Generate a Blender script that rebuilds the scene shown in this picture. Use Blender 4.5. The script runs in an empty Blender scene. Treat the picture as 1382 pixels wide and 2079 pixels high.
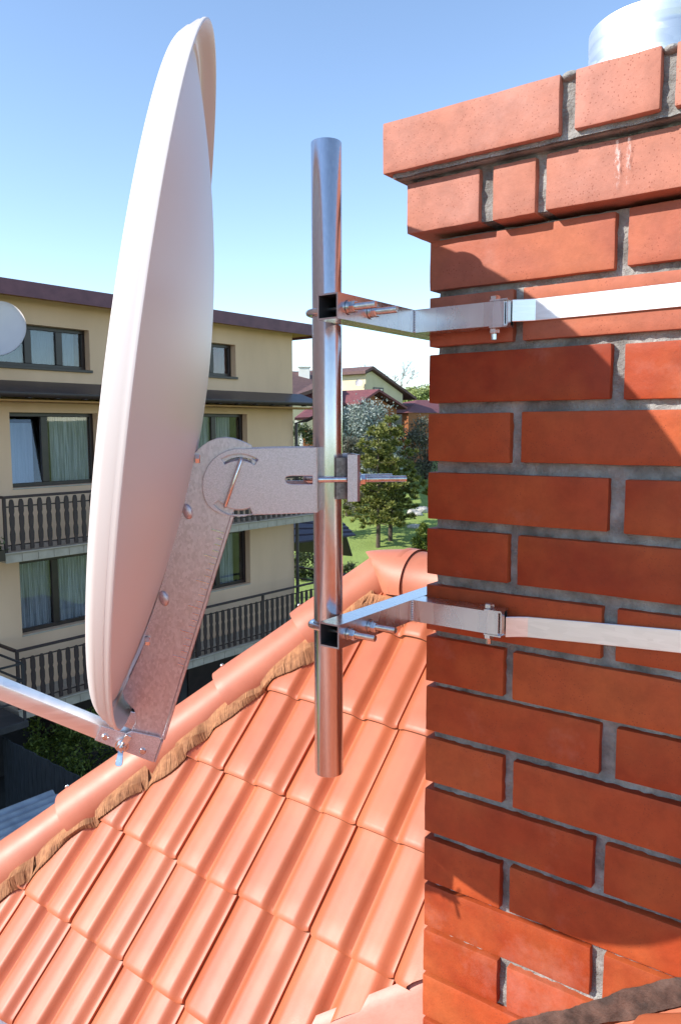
import bpy, bmesh, math, random
from mathutils import Vector, Matrix
random.seed(7)
V = Vector
R = math.radians
PI = math.pi
scene = bpy.context.scene
col = scene.collection
ZUP = V((0, 0, 1))

# ------------------------------------------------------------------ camera
PW, PH, FPX = 1382.0, 2079.0, 1557.8
PITCH, ROLL = R(6.187), R(-0.149)
FWD = V((0, math.cos(PITCH), -math.sin(PITCH)))
UP0 = V((0, math.sin(PITCH), math.cos(PITCH)))
RT0 = V((1, 0, 0))
RT = math.cos(ROLL) * RT0 + math.sin(ROLL) * UP0
UP = -math.sin(ROLL) * RT0 + math.cos(ROLL) * UP0
cd = bpy.data.cameras.new('camera')
cd.sensor_fit = 'VERTICAL'
cd.sensor_height = 36.0
cd.lens = FPX / PH * 36.0
cd.clip_start = 0.05
cd.clip_end = 3000
cam = bpy.data.objects.new('camera', cd)
col.objects.link(cam)
m = Matrix((RT, UP, -FWD)).transposed()
cam.matrix_world = m.to_4x4()
scene.camera = cam


def ray(x, y):
    return RT * ((x - PW / 2) / FPX) - UP * ((y - PH / 2) / FPX) + FWD


def at(x, y, d):
    r = ray(x, y)
    return r * (d / r.y)


def onplane(x, y, p0, n):
    r = ray(x, y)
    return r * (p0.dot(n) / r.dot(n))


def axes(deg):
    a = R(deg)
    return V((math.cos(a), -math.sin(a), 0)), V((math.sin(a), math.cos(a), 0))


# ------------------------------------------------------------------ materials
def nodes_of(name):
    mt = bpy.data.materials.new(name)
    mt.use_nodes = True
    nt = mt.node_tree
    return mt, nt, nt.nodes['Principled BSDF']


def ramp(nt, stops):
    r = nt.nodes.new('ShaderNodeValToRGB')
    el = r.color_ramp.elements
    el[0].position, el[0].color = stops[0][0], (*stops[0][1], 1)
    el[1].position, el[1].color = stops[-1][0], (*stops[-1][1], 1)
    for p, c in stops[1:-1]:
        e = el.new(p)
        e.color = (*c, 1)
    return r


def coords(nt, scale=(1, 1, 1), kind='Object', rot=(0, 0, 0)):
    tc = nt.nodes.new('ShaderNodeTexCoord')
    mp = nt.nodes.new('ShaderNodeMapping')
    mp.inputs['Scale'].default_value = scale
    mp.inputs['Rotation'].default_value = rot
    nt.links.new(tc.outputs[kind], mp.inputs['Vector'])
    return mp.outputs['Vector']


def noise(nt, vec, scale, detail=4, rough=.55):
    n = nt.nodes.new('ShaderNodeTexNoise')
    n.inputs['Scale'].default_value = scale
    n.inputs['Detail'].default_value = detail
    n.inputs['Roughness'].default_value = rough
    nt.links.new(vec, n.inputs['Vector'])
    return n.outputs['Fac']


def mixc(nt, fac, a, b, mode='MIX'):
    mx = nt.nodes.new('ShaderNodeMix')
    mx.data_type = 'RGBA'
    mx.blend_type = mode
    for sock, val in ((mx.inputs[0], fac), (mx.inputs[6], a), (mx.inputs[7], b)):
        if isinstance(val, (int, float)):
            sock.default_value = val
        elif isinstance(val, tuple):
            sock.default_value = (*val, 1)
        else:
            nt.links.new(val, sock)
    return mx.outputs[2]


def bump(nt, bs, height, strength, dist=.01):
    b = nt.nodes.new('ShaderNodeBump')
    b.inputs['Strength'].default_value = strength
    b.inputs['Distance'].default_value = dist
    nt.links.new(height, b.inputs['Height'])
    nt.links.new(b.outputs['Normal'], bs.inputs['Normal'])


def mul(nt, a, k):
    mm = nt.nodes.new('ShaderNodeMath')
    mm.operation = 'MULTIPLY'
    nt.links.new(a, mm.inputs[0])
    mm.inputs[1].default_value = k
    return mm.outputs[0]


def mat(name, c1, c2=None, scale=8, rough=.6, metal=0, stretch=(1, 1, 1), bmp=0, bscale=None, bdist=.004,
        island=0, spec=.5, rr=0, lo=.35, hi=.65, coat=0):
    mt, nt, bs = nodes_of(name)
    bs.inputs['Roughness'].default_value = rough
    bs.inputs['Metallic'].default_value = metal
    bs.inputs['Specular IOR Level'].default_value = spec
    bs.inputs['Coat Weight'].default_value = coat
    bs.inputs['Coat Roughness'].default_value = .12
    v = coords(nt, stretch)
    c2 = c2 or tuple(x * .85 for x in c1)
    n = noise(nt, v, scale)
    rp = ramp(nt, [(lo, c2), (hi, c1)])
    nt.links.new(n, rp.inputs[0])
    out = rp.outputs[0]
    if island:
        g = nt.nodes.new('ShaderNodeNewGeometry')
        hs = nt.nodes.new('ShaderNodeHueSaturation')
        mr = nt.nodes.new('ShaderNodeMapRange')
        mr.inputs[3].default_value = 1 - island
        mr.inputs[4].default_value = 1 + island
        nt.links.new(g.outputs['Random Per Island'], mr.inputs[0])
        nt.links.new(mr.outputs[0], hs.inputs['Value'])
        nt.links.new(out, hs.inputs['Color'])
        out = hs.outputs[0]
    nt.links.new(out, bs.inputs['Base Color'])
    if rr:
        mr = nt.nodes.new('ShaderNodeMapRange')
        mr.inputs[3].default_value = rough - rr
        mr.inputs[4].default_value = rough + rr
        nt.links.new(noise(nt, v, scale * 2.3), mr.inputs[0])
        nt.links.new(mr.outputs[0], bs.inputs['Roughness'])
    if bmp:
        bump(nt, bs, noise(nt, v, bscale or scale * 6, 5, .65), bmp, bdist)
    return mt


def brick_material(name='clinker_brick', cols=((.27, .036, .009), (.36, .055, .014), (.43, .085, .024)), patch=(.47, .125, .034), film=.32, spk=.46):
    mt, nt, bs = nodes_of(name)
    v = coords(nt)
    g = nt.nodes.new('ShaderNodeNewGeometry')
    base = ramp(nt, [(0, cols[0]), (.5, cols[1]), (1, cols[2])])
    nt.links.new(g.outputs['Random Per Island'], base.inputs[0])
    n1 = noise(nt, v, 9, 3)
    r1 = ramp(nt, [(.42, (0, 0, 0)), (.68, (1, 1, 1))])
    nt.links.new(n1, r1.inputs[0])
    c = mixc(nt, mul(nt, r1.outputs[0], .45), base.outputs[0], patch)
    n2 = noise(nt, v, 38, 5, .7)
    r2 = ramp(nt, [(.30, (.76, .74, .74)), (.62, (1.05, 1.03, 1.03))])
    nt.links.new(n2, r2.inputs[0])
    c = mixc(nt, .8, c, r2.outputs[0], 'MULTIPLY')
    # small dark burnt specks
    vo = nt.nodes.new('ShaderNodeTexVoronoi')
    vo.inputs['Scale'].default_value = 260
    nt.links.new(v, vo.inputs['Vector'])
    r3 = ramp(nt, [(.13, (1, 1, 1)), (.24, (0, 0, 0))])
    nt.links.new(vo.outputs['Distance'], r3.inputs[0])
    n3 = noise(nt, v, 22, 2)
    r4 = ramp(nt, [(spk, (0, 0, 0)), (spk + .12, (.75, .75, .75))])
    nt.links.new(n3, r4.inputs[0])
    sp = mixc(nt, 1.0, r3.outputs[0], r4.outputs[0], 'MULTIPLY')
    c = mixc(nt, sp, c, (.20, .04, .018))
    # pale mineral film
    n5 = noise(nt, v, 5, 6, .7)
    r5 = ramp(nt, [(.55, (0, 0, 0)), (.80, (film, film, film))])
    nt.links.new(n5, r5.inputs[0])
    c = mixc(nt, r5.outputs[0], c, (.62, .34, .28))
    nt.links.new(c, bs.inputs['Base Color'])
    bs.inputs['Specular IOR Level'].default_value = .3
    mr = nt.nodes.new('ShaderNodeMapRange')
    mr.inputs[3].default_value = .48
    mr.inputs[4].default_value = .72
    nt.links.new(n1, mr.inputs[0])
    nt.links.new(mr.outputs[0], bs.inputs['Roughness'])
    bump(nt, bs, noise(nt, v, 120, 6, .75), .35, .0016)
    return mt


def zinc_material(name, c1, c2, rough, spang=60, bmp=.05, aniso=0, stretch=(1, 1, 1), rr=.08):
    mt, nt, bs = nodes_of(name)
    v = coords(nt, stretch)
    vo = nt.nodes.new('ShaderNodeTexVoronoi')
    vo.inputs['Scale'].default_value = spang
    nt.links.new(v, vo.inputs['Vector'])
    n = noise(nt, v, spang * .35, 6, .7)
    f = mixc(nt, .45, vo.outputs['Color'], n, 'MIX')
    bw = nt.nodes.new('ShaderNodeRGBToBW')
    nt.links.new(f, bw.inputs[0])
    rp = ramp(nt, [(.28, c2), (.7, c1)])
    nt.links.new(bw.outputs[0], rp.inputs[0])
    nt.links.new(rp.outputs[0], bs.inputs['Base Color'])
    bs.inputs['Metallic'].default_value = 1
    mr = nt.nodes.new('ShaderNodeMapRange')
    mr.inputs[3].default_value = rough - rr
    mr.inputs[4].default_value = rough + rr
    nt.links.new(bw.outputs[0], mr.inputs[0])
    nt.links.new(mr.outputs[0], bs.inputs['Roughness'])
    if bmp:
        bump(nt, bs, noise(nt, v, spang * 2.5, 4, .6), bmp, .002)
    return mt


def glass_material():
    mt, nt, bs = nodes_of('window_glass')
    nt.nodes.remove(bs)
    out = nt.nodes['Material Output']
    tr = nt.nodes.new('ShaderNodeBsdfTransparent')
    tr.inputs[0].default_value = (.88, .90, .92, 1)
    gl = nt.nodes.new('ShaderNodeBsdfGlossy')
    gl.inputs['Roughness'].default_value = .015
    lw = nt.nodes.new('ShaderNodeLayerWeight')
    lw.inputs[0].default_value = .5
    pw = nt.nodes.new('ShaderNodeMath')
    pw.operation = 'POWER'
    pw.inputs[1].default_value = 3.5
    nt.links.new(lw.outputs['Facing'], pw.inputs[0])
    mr = nt.nodes.new('ShaderNodeMapRange')
    mr.inputs[3].default_value = .06
    mr.inputs[4].default_value = .95
    nt.links.new(pw.outputs[0], mr.inputs[0])
    mx = nt.nodes.new('ShaderNodeMixShader')
    nt.links.new(mr.outputs[0], mx.inputs[0])
    nt.links.new(tr.outputs[0], mx.inputs[1])
    nt.links.new(gl.outputs[0], mx.inputs[2])
    nt.links.new(mx.outputs[0], out.inputs[0])
    return mt


def leaf_material(name, dark, light, trans=.25, rough=.6):
    mt, nt, bs = nodes_of(name)
    g = nt.nodes.new('ShaderNodeNewGeometry')
    rp = ramp(nt, [(0, dark), (.55, tuple((a + b) / 2 for a, b in zip(dark, light))), (1, light)])
    nt.links.new(g.outputs['Random Per Island'], rp.inputs[0])
    nt.links.new(rp.outputs[0], bs.inputs['Base Color'])
    bs.inputs['Roughness'].default_value = rough
    tl = nt.nodes.new('ShaderNodeBsdfTranslucent')
    nt.links.new(rp.outputs[0], tl.inputs[0])
    mx = nt.nodes.new('ShaderNodeMixShader')
    mx.inputs[0].default_value = trans
    nt.links.new(bs.outputs[0], mx.inputs[1])
    nt.links.new(tl.outputs[0], mx.inputs[2])
    nt.links.new(mx.outputs[0], nt.nodes['Material Output'].inputs[0])
    return mt


M = {}
M['brick'] = brick_material()
M['brick_pale'] = brick_material('weathered_pale_brick', ((.41, .155, .10), (.44, .175, .12), (.47, .195, .135)), (.46, .165, .095), .35, .36)
M['brick_mid'] = brick_material('mid_pale_brick', ((.36, .095, .05), (.40, .115, .062), (.43, .13, .075)), (.47, .15, .065), .35, .50)  # paler brick tone for the two top shaft courses
M['mortar'] = mat('grey_mortar', (.40, .385, .355), (.17, .16, .145), 26, .95, bmp=1.0, bscale=110, bdist=.006)
M['tile'] = mat('terracotta_tile', (.50, .135, .054), (.42, .098, .038), 7, .48, bmp=.22, bscale=420, bdist=.0006, island=.10, rr=.06)
def specks(mt, colr, scale=150, amount=.5, size=.16):
    nt = mt.node_tree
    bs = nt.nodes['Principled BSDF']
    src = bs.inputs['Base Color'].links[0].from_socket
    v = coords(nt)
    vo = nt.nodes.new('ShaderNodeTexVoronoi')
    vo.inputs['Scale'].default_value = scale
    nt.links.new(v, vo.inputs['Vector'])
    r3 = ramp(nt, [(size * .5, (1, 1, 1)), (size, (0, 0, 0))])
    nt.links.new(vo.outputs['Distance'], r3.inputs[0])
    r4 = ramp(nt, [(.52, (0, 0, 0)), (.66, (amount, amount, amount))])
    nt.links.new(noise(nt, v, scale * .11, 3), r4.inputs[0])
    f = mixc(nt, 1.0, r3.outputs[0], r4.outputs[0], 'MULTIPLY')
    # soft grime washes
    r5 = ramp(nt, [(.50, (0, 0, 0)), (.78, (.30, .30, .30))])
    nt.links.new(noise(nt, v, 3.1, 6, .65), r5.inputs[0])
    c = mixc(nt, r5.outputs[0], src, tuple(x * 1.6 for x in colr))
    nt.links.new(mixc(nt, f, c, colr), bs.inputs['Base Color'])


specks(M['tile'], (.22, .10, .06))
M['ridge'] = mat('terracotta_ridge_tile', (.54, .175, .095), (.46, .135, .070), 9, .48, bmp=.25, bscale=300, bdist=.0008, island=.05, rr=.08)
specks(M['ridge'], (.22, .12, .08), 190, .7)
M['clay'] = mat('raw_clay_edge', (.26, .09, .04), (.12, .06, .03), 40, .9, bmp=.5, bscale=200)
M['brush'] = mat('eave_brush_bristles', (.44, .19, .078), (.30, .115, .045), 70, .8, island=.14)
M['brush_back'] = mat('eave_brush_backing', (.30, .12, .045), (.20, .075, .03), 90, .9)
M['valley'] = mat('pink_painted_flashing', (.60, .25, .18), (.50, .18, .12), 14, .5, bmp=.15, bscale=60)
M['silicone'] = mat('smeared_brown_sealant', (.12, .065, .048), (.045, .026, .02), 40, .7, spec=.25, bmp=.5, bscale=45, bdist=.008)
M['dish'] = mat('bounce_tinted_dish_paint', (.66, .59, .555), (.64, .57, .54), 3, .40, coat=0, rr=.03, bmp=.02, bscale=500, bdist=.0004)  # pale grey warmed in colour for light bounced off the roof tiles
M['galv'] = zinc_material('galvanised_sheet', (.66, .60, .64), (.50, .45, .48), .44, 900, .10, rr=.07)
M['galv_worn'] = zinc_material('weathered_galvanised_sheet', (.64, .58, .61), (.50, .44, .47), .42, 420, .12, stretch=(1, 1, .6), rr=.08)
M['tube'] = zinc_material('bright_steel_tube', (.72, .72, .75), (.62, .61, .64), .27, 60, .03, stretch=(1, 1, .25))
M['pole'] = zinc_material('galvanised_pole', (.71, .69, .69), (.65, .63, .64), .23, 420, .02, stretch=(1, 1, .4), rr=.04)
M['alu'] = zinc_material('aluminium_strap', (.86, .86, .87), (.78, .78, .79), .36, 40, .03, stretch=(1, 1, 6), rr=.05)
M['bolt'] = zinc_material('zinc_plated_bolt', (.80, .79, .78), (.64, .63, .62), .20, 200, .05)
M['flue'] = zinc_material('stainless_flue', (.84, .84, .84), (.72, .72, .72), .46, 20, .03, stretch=(1, 1, 5))
M['recess_zinc'] = zinc_material('recess_shade_zinc', (.26, .23, .24), (.14, .12, .13), .38, 300, .1)  # shade of the jaw recess put into the zinc colour
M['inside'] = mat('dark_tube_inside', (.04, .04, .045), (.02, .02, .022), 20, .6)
M['rust'] = mat('edge_rust', (.34, .13, .07), (.20, .07, .04), 60, .6, .5)
M['facade'] = mat('beige_plaster', (.77, .505, .325), (.68, .44, .28), 1.1, .9, stretch=(1, 1, .35), bmp=.35, bscale=60, bdist=.01)
M['soffit'] = mat('orange_brown_soffit', (.46, .22, .06), (.38, .17, .045), 3, .7, stretch=(1, 1, 6))
M['fascia'] = mat('maroon_fascia', (.16, .055, .075), (.11, .035, .055), 4, .55)
M['dark_wood'] = mat('dark_stained_wood', (.055, .026, .022), (.025, .013, .012), 12, .6, stretch=(4, 4, 1))
M['frame'] = mat('dark_brown_window_frame', (.035, .020, .018), (.022, .013, .012), 6, .35)
M['canopy'] = mat('dark_sheet_canopy', (.060, .042, .042), (.042, .030, .032), 5, .45)
M['slab'] = mat('pale_slab_cladding', (.48, .40, .31), (.40, .33, .25), 7, .7, bmp=.2)
M['curtain'] = mat('white_curtain', (.58, .59, .60), (.26, .28, .30), 9, .9, stretch=(3, 3, .15))
M['reflection_blind'] = mat('teal_reflection_blind', (.13, .21, .26), (.09, .15, .19), 7, .8, stretch=(2.5, 2.5, .1))  # dim reflections in the top panes put into the blind colour
M['blind'] = mat('pale_blue_blind', (.52, .60, .74), (.40, .48, .62), 7, .8, stretch=(2.5, 2.5, .1))
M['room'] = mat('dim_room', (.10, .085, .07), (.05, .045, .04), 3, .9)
M['red_curtain'] = mat('dark_red_curtain', (.22, .03, .035), (.12, .015, .02), 9, .9, stretch=(3, 3, .2))
M['glass'] = glass_material()
M['plinth'] = mat('shade_dark_wall', (.055, .048, .045), (.032, .029, .028), 3, .9)  # shadow under the balcony put into the wall colour
M['grass'] = mat('meadow_grass', (.28, .36, .085), (.18, .245, .05), .55, .95, bmp=.8, bscale=9, bdist=.08, lo=.3, hi=.7)
M['bounce_ground'] = mat('bounce_ground_grey', (.32, .29, .26), (.22, .20, .18), .8, .9)  # for the unseen ground added behind the camera
M['yard'] = mat('shade_dark_yard_soil', (.055, .05, .042), (.03, .028, .024), 1.2, .95, bmp=.5)  # soil coloured darker to stand for the shade of the house
M['shed_roof'] = mat('grey_corrugated_sheet', (.30, .33, .36), (.20, .22, .25), 5, .6, stretch=(1, 1, 1))
M['fence'] = mat('dark_board_fence', (.045, .05, .055), (.025, .028, .03), 5, .8, stretch=(6, 6, 1))
M['bark'] = mat('pine_bark', (.11, .075, .05), (.05, .035, .028), 14, .9, bmp=.6)
M['greybark'] = mat('grey_bark', (.22, .17, .15), (.14, .11, .10), 14, .9)
M['pine'] = leaf_material('pine_needles', (.06, .08, .016), (.34, .33, .075), .22)
M['spruce'] = leaf_material('silvery_spruce_needles', (.15, .19, .17), (.46, .50, .44), .15)
M['shrub'] = leaf_material('spring_shrub_leaves', (.05, .085, .012), (.26, .30, .045), .3)
M['darkshrub'] = leaf_material('dark_shrub_leaves', (.025, .04, .012), (.09, .11, .03), .2)
M['twig'] = leaf_material('bare_twigs', (.11, .085, .075), (.22, .17, .14), .1)
M['willow'] = leaf_material('pale_willow_leaves', (.26, .31, .10), (.50, .54, .22), .4)
M['grey_hedge'] = leaf_material('greyish_hedge_twigs', (.07, .07, .045), (.21, .20, .14), .2)
M['far_wall'] = mat('cream_render', (.66, .57, .38), (.60, .52, .34), 2, .9)
M['far_white'] = mat('white_render', (.78, .76, .70), (.70, .68, .62), 2, .9)
M['far_roof'] = mat('brown_shingle_roof', (.16, .085, .075), (.11, .06, .055), 5, .8, bmp=.4, bscale=14, bdist=.03)
M['maroon_roof'] = mat('maroon_shingle_roof', (.21, .065, .065), (.15, .045, .05), 5, .8, bmp=.4, bscale=14, bdist=.03)
M['wood_wall'] = mat('orange_brown_boarding', (.34, .12, .035), (.24, .075, .022), 6, .8, stretch=(1, 1, 8))
M['dark_tile_roof'] = mat('dark_purple_tile_roof', (.045, .03, .055), (.03, .02, .04), 4, .6)
M['stone'] = mat('pale_rocks', (.55, .52, .47), (.36, .34, .30), 5, .9)
M['hill'] = mat('far_wooded_hill', (.10, .13, .05), (.06, .08, .035), .06, .95)
M['lime'] = mat('lime_streak', (.85, .78, .74), (.70, .55, .50), 60, .9)
nt_ = M['lime'].node_tree
tr_ = nt_.nodes.new('ShaderNodeBsdfTransparent')
mx_ = nt_.nodes.new('ShaderNodeMixShader')
rp_ = ramp(nt_, [(.46, (0, 0, 0)), (.64, (.75, .75, .75))])
nt_.links.new(noise(nt_, coords(nt_, (1, 1, .45)), 190, 5, .7), rp_.inputs[0])
gr_ = nt_.nodes.new('ShaderNodeTexGradient')
gr_.gradient_type = 'QUADRATIC_SPHERE'
mp_ = nt_.nodes.new('ShaderNodeMapping')
tc_ = nt_.nodes.new('ShaderNodeTexCoord')
mp_.inputs['Location'].default_value = (-.9, -.0, -.65)
mp_.inputs['Scale'].default_value = (1.8, 0, 1.3)
nt_.links.new(tc_.outputs['Generated'], mp_.inputs['Vector'])
nt_.links.new(mp_.outputs['Vector'], gr_.inputs['Vector'])
g2_ = ramp(nt_, [(.0, (0, 0, 0)), (.45, (1, 1, 1))])
nt_.links.new(gr_.outputs['Fac'], g2_.inputs[0])
fm_ = mixc(nt_, 1.0, rp_.outputs[0], g2_.outputs[0], 'MULTIPLY')
nt_.links.new(fm_, mx_.inputs[0])
nt_.links.new(tr_.outputs[0], mx_.inputs[1])
nt_.links.new(nt_.nodes['Principled BSDF'].outputs[0], mx_.inputs[2])
nt_.links.new(mx_.outputs[0], nt_.nodes['Material Output'].inputs[0])

WORLD = {}          # object -> world matrix of its frame


# ------------------------------------------------------------------ object helpers
def tag(o, label=None, cat=None, group=None, kind=None):
    if label:
        o['label'] = label
    if cat:
        o['category'] = cat
    if group:
        o['group'] = group
    if kind:
        o['kind'] = kind
    return o


def empty(name, loc, rz=0.0, label=None, cat=None, group=None):
    o = bpy.data.objects.new(name, None)
    o.empty_display_size = .1
    col.objects.link(o)
    o.location = loc
    o.rotation_euler = (0, 0, rz)
    WORLD[o.name] = Matrix.Translation(loc) @ Matrix.Rotation(rz, 4, 'Z')
    return tag(o, label, cat, group)


def link(name, me, mats, parent=None, base=None, smooth=True, autos=35):
    """me holds WORLD coordinates; moves them into the frame of the parent (or of base)."""
    if parent is not None:
        W = WORLD[parent.name]
        me.transform(W.inverted())
    elif base is not None:
        W = Matrix.Translation(base)
        me.transform(W.inverted())
    else:
        W = Matrix.Identity(4)
    for mm in (mats if isinstance(mats, (list, tuple)) else [mats]):
        me.materials.append(mm)
    if smooth:
        me.polygons.foreach_set('use_smooth', [True] * len(me.polygons))
        if autos:
            try:
                me.set_sharp_from_angle(angle=R(autos))
            except Exception:
                pass
    o = bpy.data.objects.new(name, me)
    col.objects.link(o)
    if parent is not None:
        o.parent = parent
        WORLD[o.name] = W
    else:
        if base is not None:
            o.location = base
        WORLD[o.name] = W
    return o


class MB:
    def __init__(self):
        self.bm = bmesh.new()

    def face(self, pts, mi=0):
        vs = [self.bm.verts.new(p) for p in pts]
        f = self.bm.faces.new(vs)
        f.material_index = mi
        return f

    def box(self, o, ax, ay, az, lo, hi, bev=0.0, mi=0, seg=1):
        """box in the frame o + x*ax + y*ay + z*az"""
        pts = [o + ax * x + ay * y + az * z for z in (lo[2], hi[2]) for y in (lo[1], hi[1]) for x in (lo[0], hi[0])]
        vs = [self.bm.verts.new(p) for p in pts]
        idx = [(0, 2, 3, 1), (4, 5, 7, 6), (0, 1, 5, 4), (2, 6, 7, 3), (0, 4, 6, 2), (1, 3, 7, 5)]
        fs = []
        for q in idx:
            f = self.bm.faces.new([vs[i] for i in q])
            f.material_index = mi
            fs.append(f)
        if bev:
            es = list({e for f in fs for e in f.edges})
            r = bmesh.ops.bevel(self.bm, geom=es, offset=bev, segments=seg, affect='EDGES', profile=.6)
            for f in r['faces']:
                f.material_index = mi
        return fs

    def tube(self, pts, rad, n=10, caps=True, mi=0, closed=False):
        pts = [V(p) for p in pts]
        rads = rad if isinstance(rad, (list, tuple)) else [rad] * len(pts)
        rings = []
        prev = None
        for i, p in enumerate(pts):
            a = pts[i - 1] if i else p
            b = pts[i + 1] if i < len(pts) - 1 else p
            t = (b - a).normalized()
            if prev is None:
                ref = ZUP if abs(t.z) < .9 else V((1, 0, 0))
                u = t.cross(ref).normalized()
            else:
                u = (prev - t * prev.dot(t)).normalized()
            w = t.cross(u)
            prev = u
            rings.append([self.bm.verts.new(p + (u * math.cos(2 * PI * k / n) + w * math.sin(2 * PI * k / n)) * rads[i]) for k in range(n)])
        for a, b in zip(rings, rings[1:]):
            for k in range(n):
                f = self.bm.faces.new((a[k], a[(k + 1) % n], b[(k + 1) % n], b[k]))
                f.material_index = mi
        if caps:
            for rg, rev in ((rings[0], True), (rings[-1], False)):
                f = self.bm.faces.new(list(reversed(rg)) if rev else rg)
                f.material_index = mi
        return rings

    def strip(self, rows, mi=0, close=False):
        """quads between successive rows of points"""
        vr = [[self.bm.verts.new(p) for p in r] for r in rows]
        for a, b in zip(vr, vr[1:]):
            n = len(a)
            for k in range(n if close else n - 1):
                f = self.bm.faces.new((a[k], a[(k + 1) % n], b[(k + 1) % n], b[k]))
                f.material_index = mi
        return vr

    def prism(self, pts, ext, mi=0, bev=0):
        a = [self.bm.verts.new(p) for p in pts]
        b = [self.bm.verts.new(p + ext) for p in pts]
        fs = [self.bm.faces.new(a), self.bm.faces.new(list(reversed(b)))]
        n = len(a)
        for k in range(n):
            fs.append(self.bm.faces.new((a[k], b[k], b[(k + 1) % n], a[(k + 1) % n])))
        for f in fs:
            f.material_index = mi
        if bev:
            es = list({e for f in fs for e in f.edges})
            bmesh.ops.bevel(self.bm, geom=es, offset=bev, segments=1, affect='EDGES')
        return fs

    def hexa(self, c, axis, rad, h, n=6, mi=0):
        self.tube([c, c + axis * h * .12, c + axis * h * .85, c + axis * h],
                  [rad * .9, rad, rad, rad * .86], n, True, mi)

    def clip(self, co, no):
        """drop everything on the side the normal points to"""
        bmesh.ops.bisect_plane(self.bm, geom=self.bm.verts[:] + self.bm.edges[:] + self.bm.faces[:],
                               plane_co=co, plane_no=no, clear_outer=True)

    def build(self, name, mats, parent=None, base=None, smooth=True, autos=35, fix=True):
        if fix:
            bmesh.ops.recalc_face_normals(self.bm, faces=self.bm.faces[:])
        me = bpy.data.meshes.new(name)
        self.bm.to_mesh(me)
        self.bm.free()
        return link(name, me, mats, parent, base, smooth, autos)


def children(o):
    return [c for c in list(col.objects) if c.parent == o]


def copy_tree(o, parent=None):
    c = o.copy()
    col.objects.link(c)
    if parent is not None:
        c.parent = parent
    WORLD[c.name] = WORLD[o.name]
    for ch in children(o):
        copy_tree(ch, c)
    return c


def flat_plate(name, outlines, o, ex, ey, en, thick, mats, parent, bev=.0006):
    """sheet with real holes: 2D outlines (first = outer) extruded along en; o is the mid-plane origin"""
    cu = bpy.data.curves.new(name, 'CURVE')
    cu.dimensions = '2D'
    cu.fill_mode = 'BOTH'
    cu.extrude = thick / 2 - bev
    cu.bevel_depth = bev
    cu.bevel_resolution = 1
    cu.offset = -bev
    for ol in outlines:
        sp = cu.splines.new('POLY')
        sp.points.add(len(ol) - 1)
        for p, q in zip(sp.points, ol):
            p.co = (q[0], q[1], 0, 1)
        sp.use_cyclic_u = True
    ob = bpy.data.objects.new('tmp', cu)
    col.objects.link(ob)
    dg = bpy.context.evaluated_depsgraph_get()
    me = bpy.data.meshes.new_from_object(ob.evaluated_get(dg))
    bpy.data.objects.remove(ob)
    bpy.data.curves.remove(cu)
    mw = Matrix((ex, ey, en)).transposed().to_4x4()
    mw.translation = o
    me.transform(mw)
    me.materials.clear()
    me.name = name
    return link(name, me, mats, parent, None, True, 30)


# ------------------------------------------------------------------ the own roof
S = .73
R1, R2 = axes(39.17)                      # horizontal along the tiles, horizontal up the slope
BE = R(47.3)
TB = math.tan(BE)
RO = V((-.115, 2.485, -.632)) * S         # tile joint (row 0, column 0)
RUP = R2 * math.cos(BE) + ZUP * math.sin(BE)
RN = -R2 * math.sin(BE) + ZUP * math.cos(BE)
TW, TG = .25 * S, .2697 * S
HIP_OFF = -.03                            # plan run of the hip line at e1 = 0
RIDGE_RUN = .102
C1, C2 = axes(36.27)                      # chimney: along its front, into its depth
CC = V((.1225, 1.0755, 0))                # front left corner of the shaft
VQ = onplane(840, 2057, RO, RN)           # a point of the valley on the tiled plane
SLB = .63                                 # slope of the wing roof beside the camera

house = empty('tiled_house', V((.3, 2.0, -6.5)), 0, 'tiled house under the camera with orange clay roof and red brick chimney', 'house')


def roll(x):
    """height profile of a double-roll tile over its width 0..1"""
    def sm(a, b, t):
        t = min(1, max(0, (t - a) / (b - a)))
        return t * t * (3 - 2 * t)
    h = sm(-.05, .17, x)
    h -= .66 * sm(.425, .535, x) - .66 * sm(.54, .655, x)
    h -= .52 * sm(.86, .99, x)
    h += .07 * math.exp(-((x - .29) / .10) ** 2) + .06 * math.exp(-((x - .76) / .08) ** 2)
    return h


HR = .0230            # roll height
LIFT = .012           # how far a course rides up on the one below
TT = .009


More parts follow.
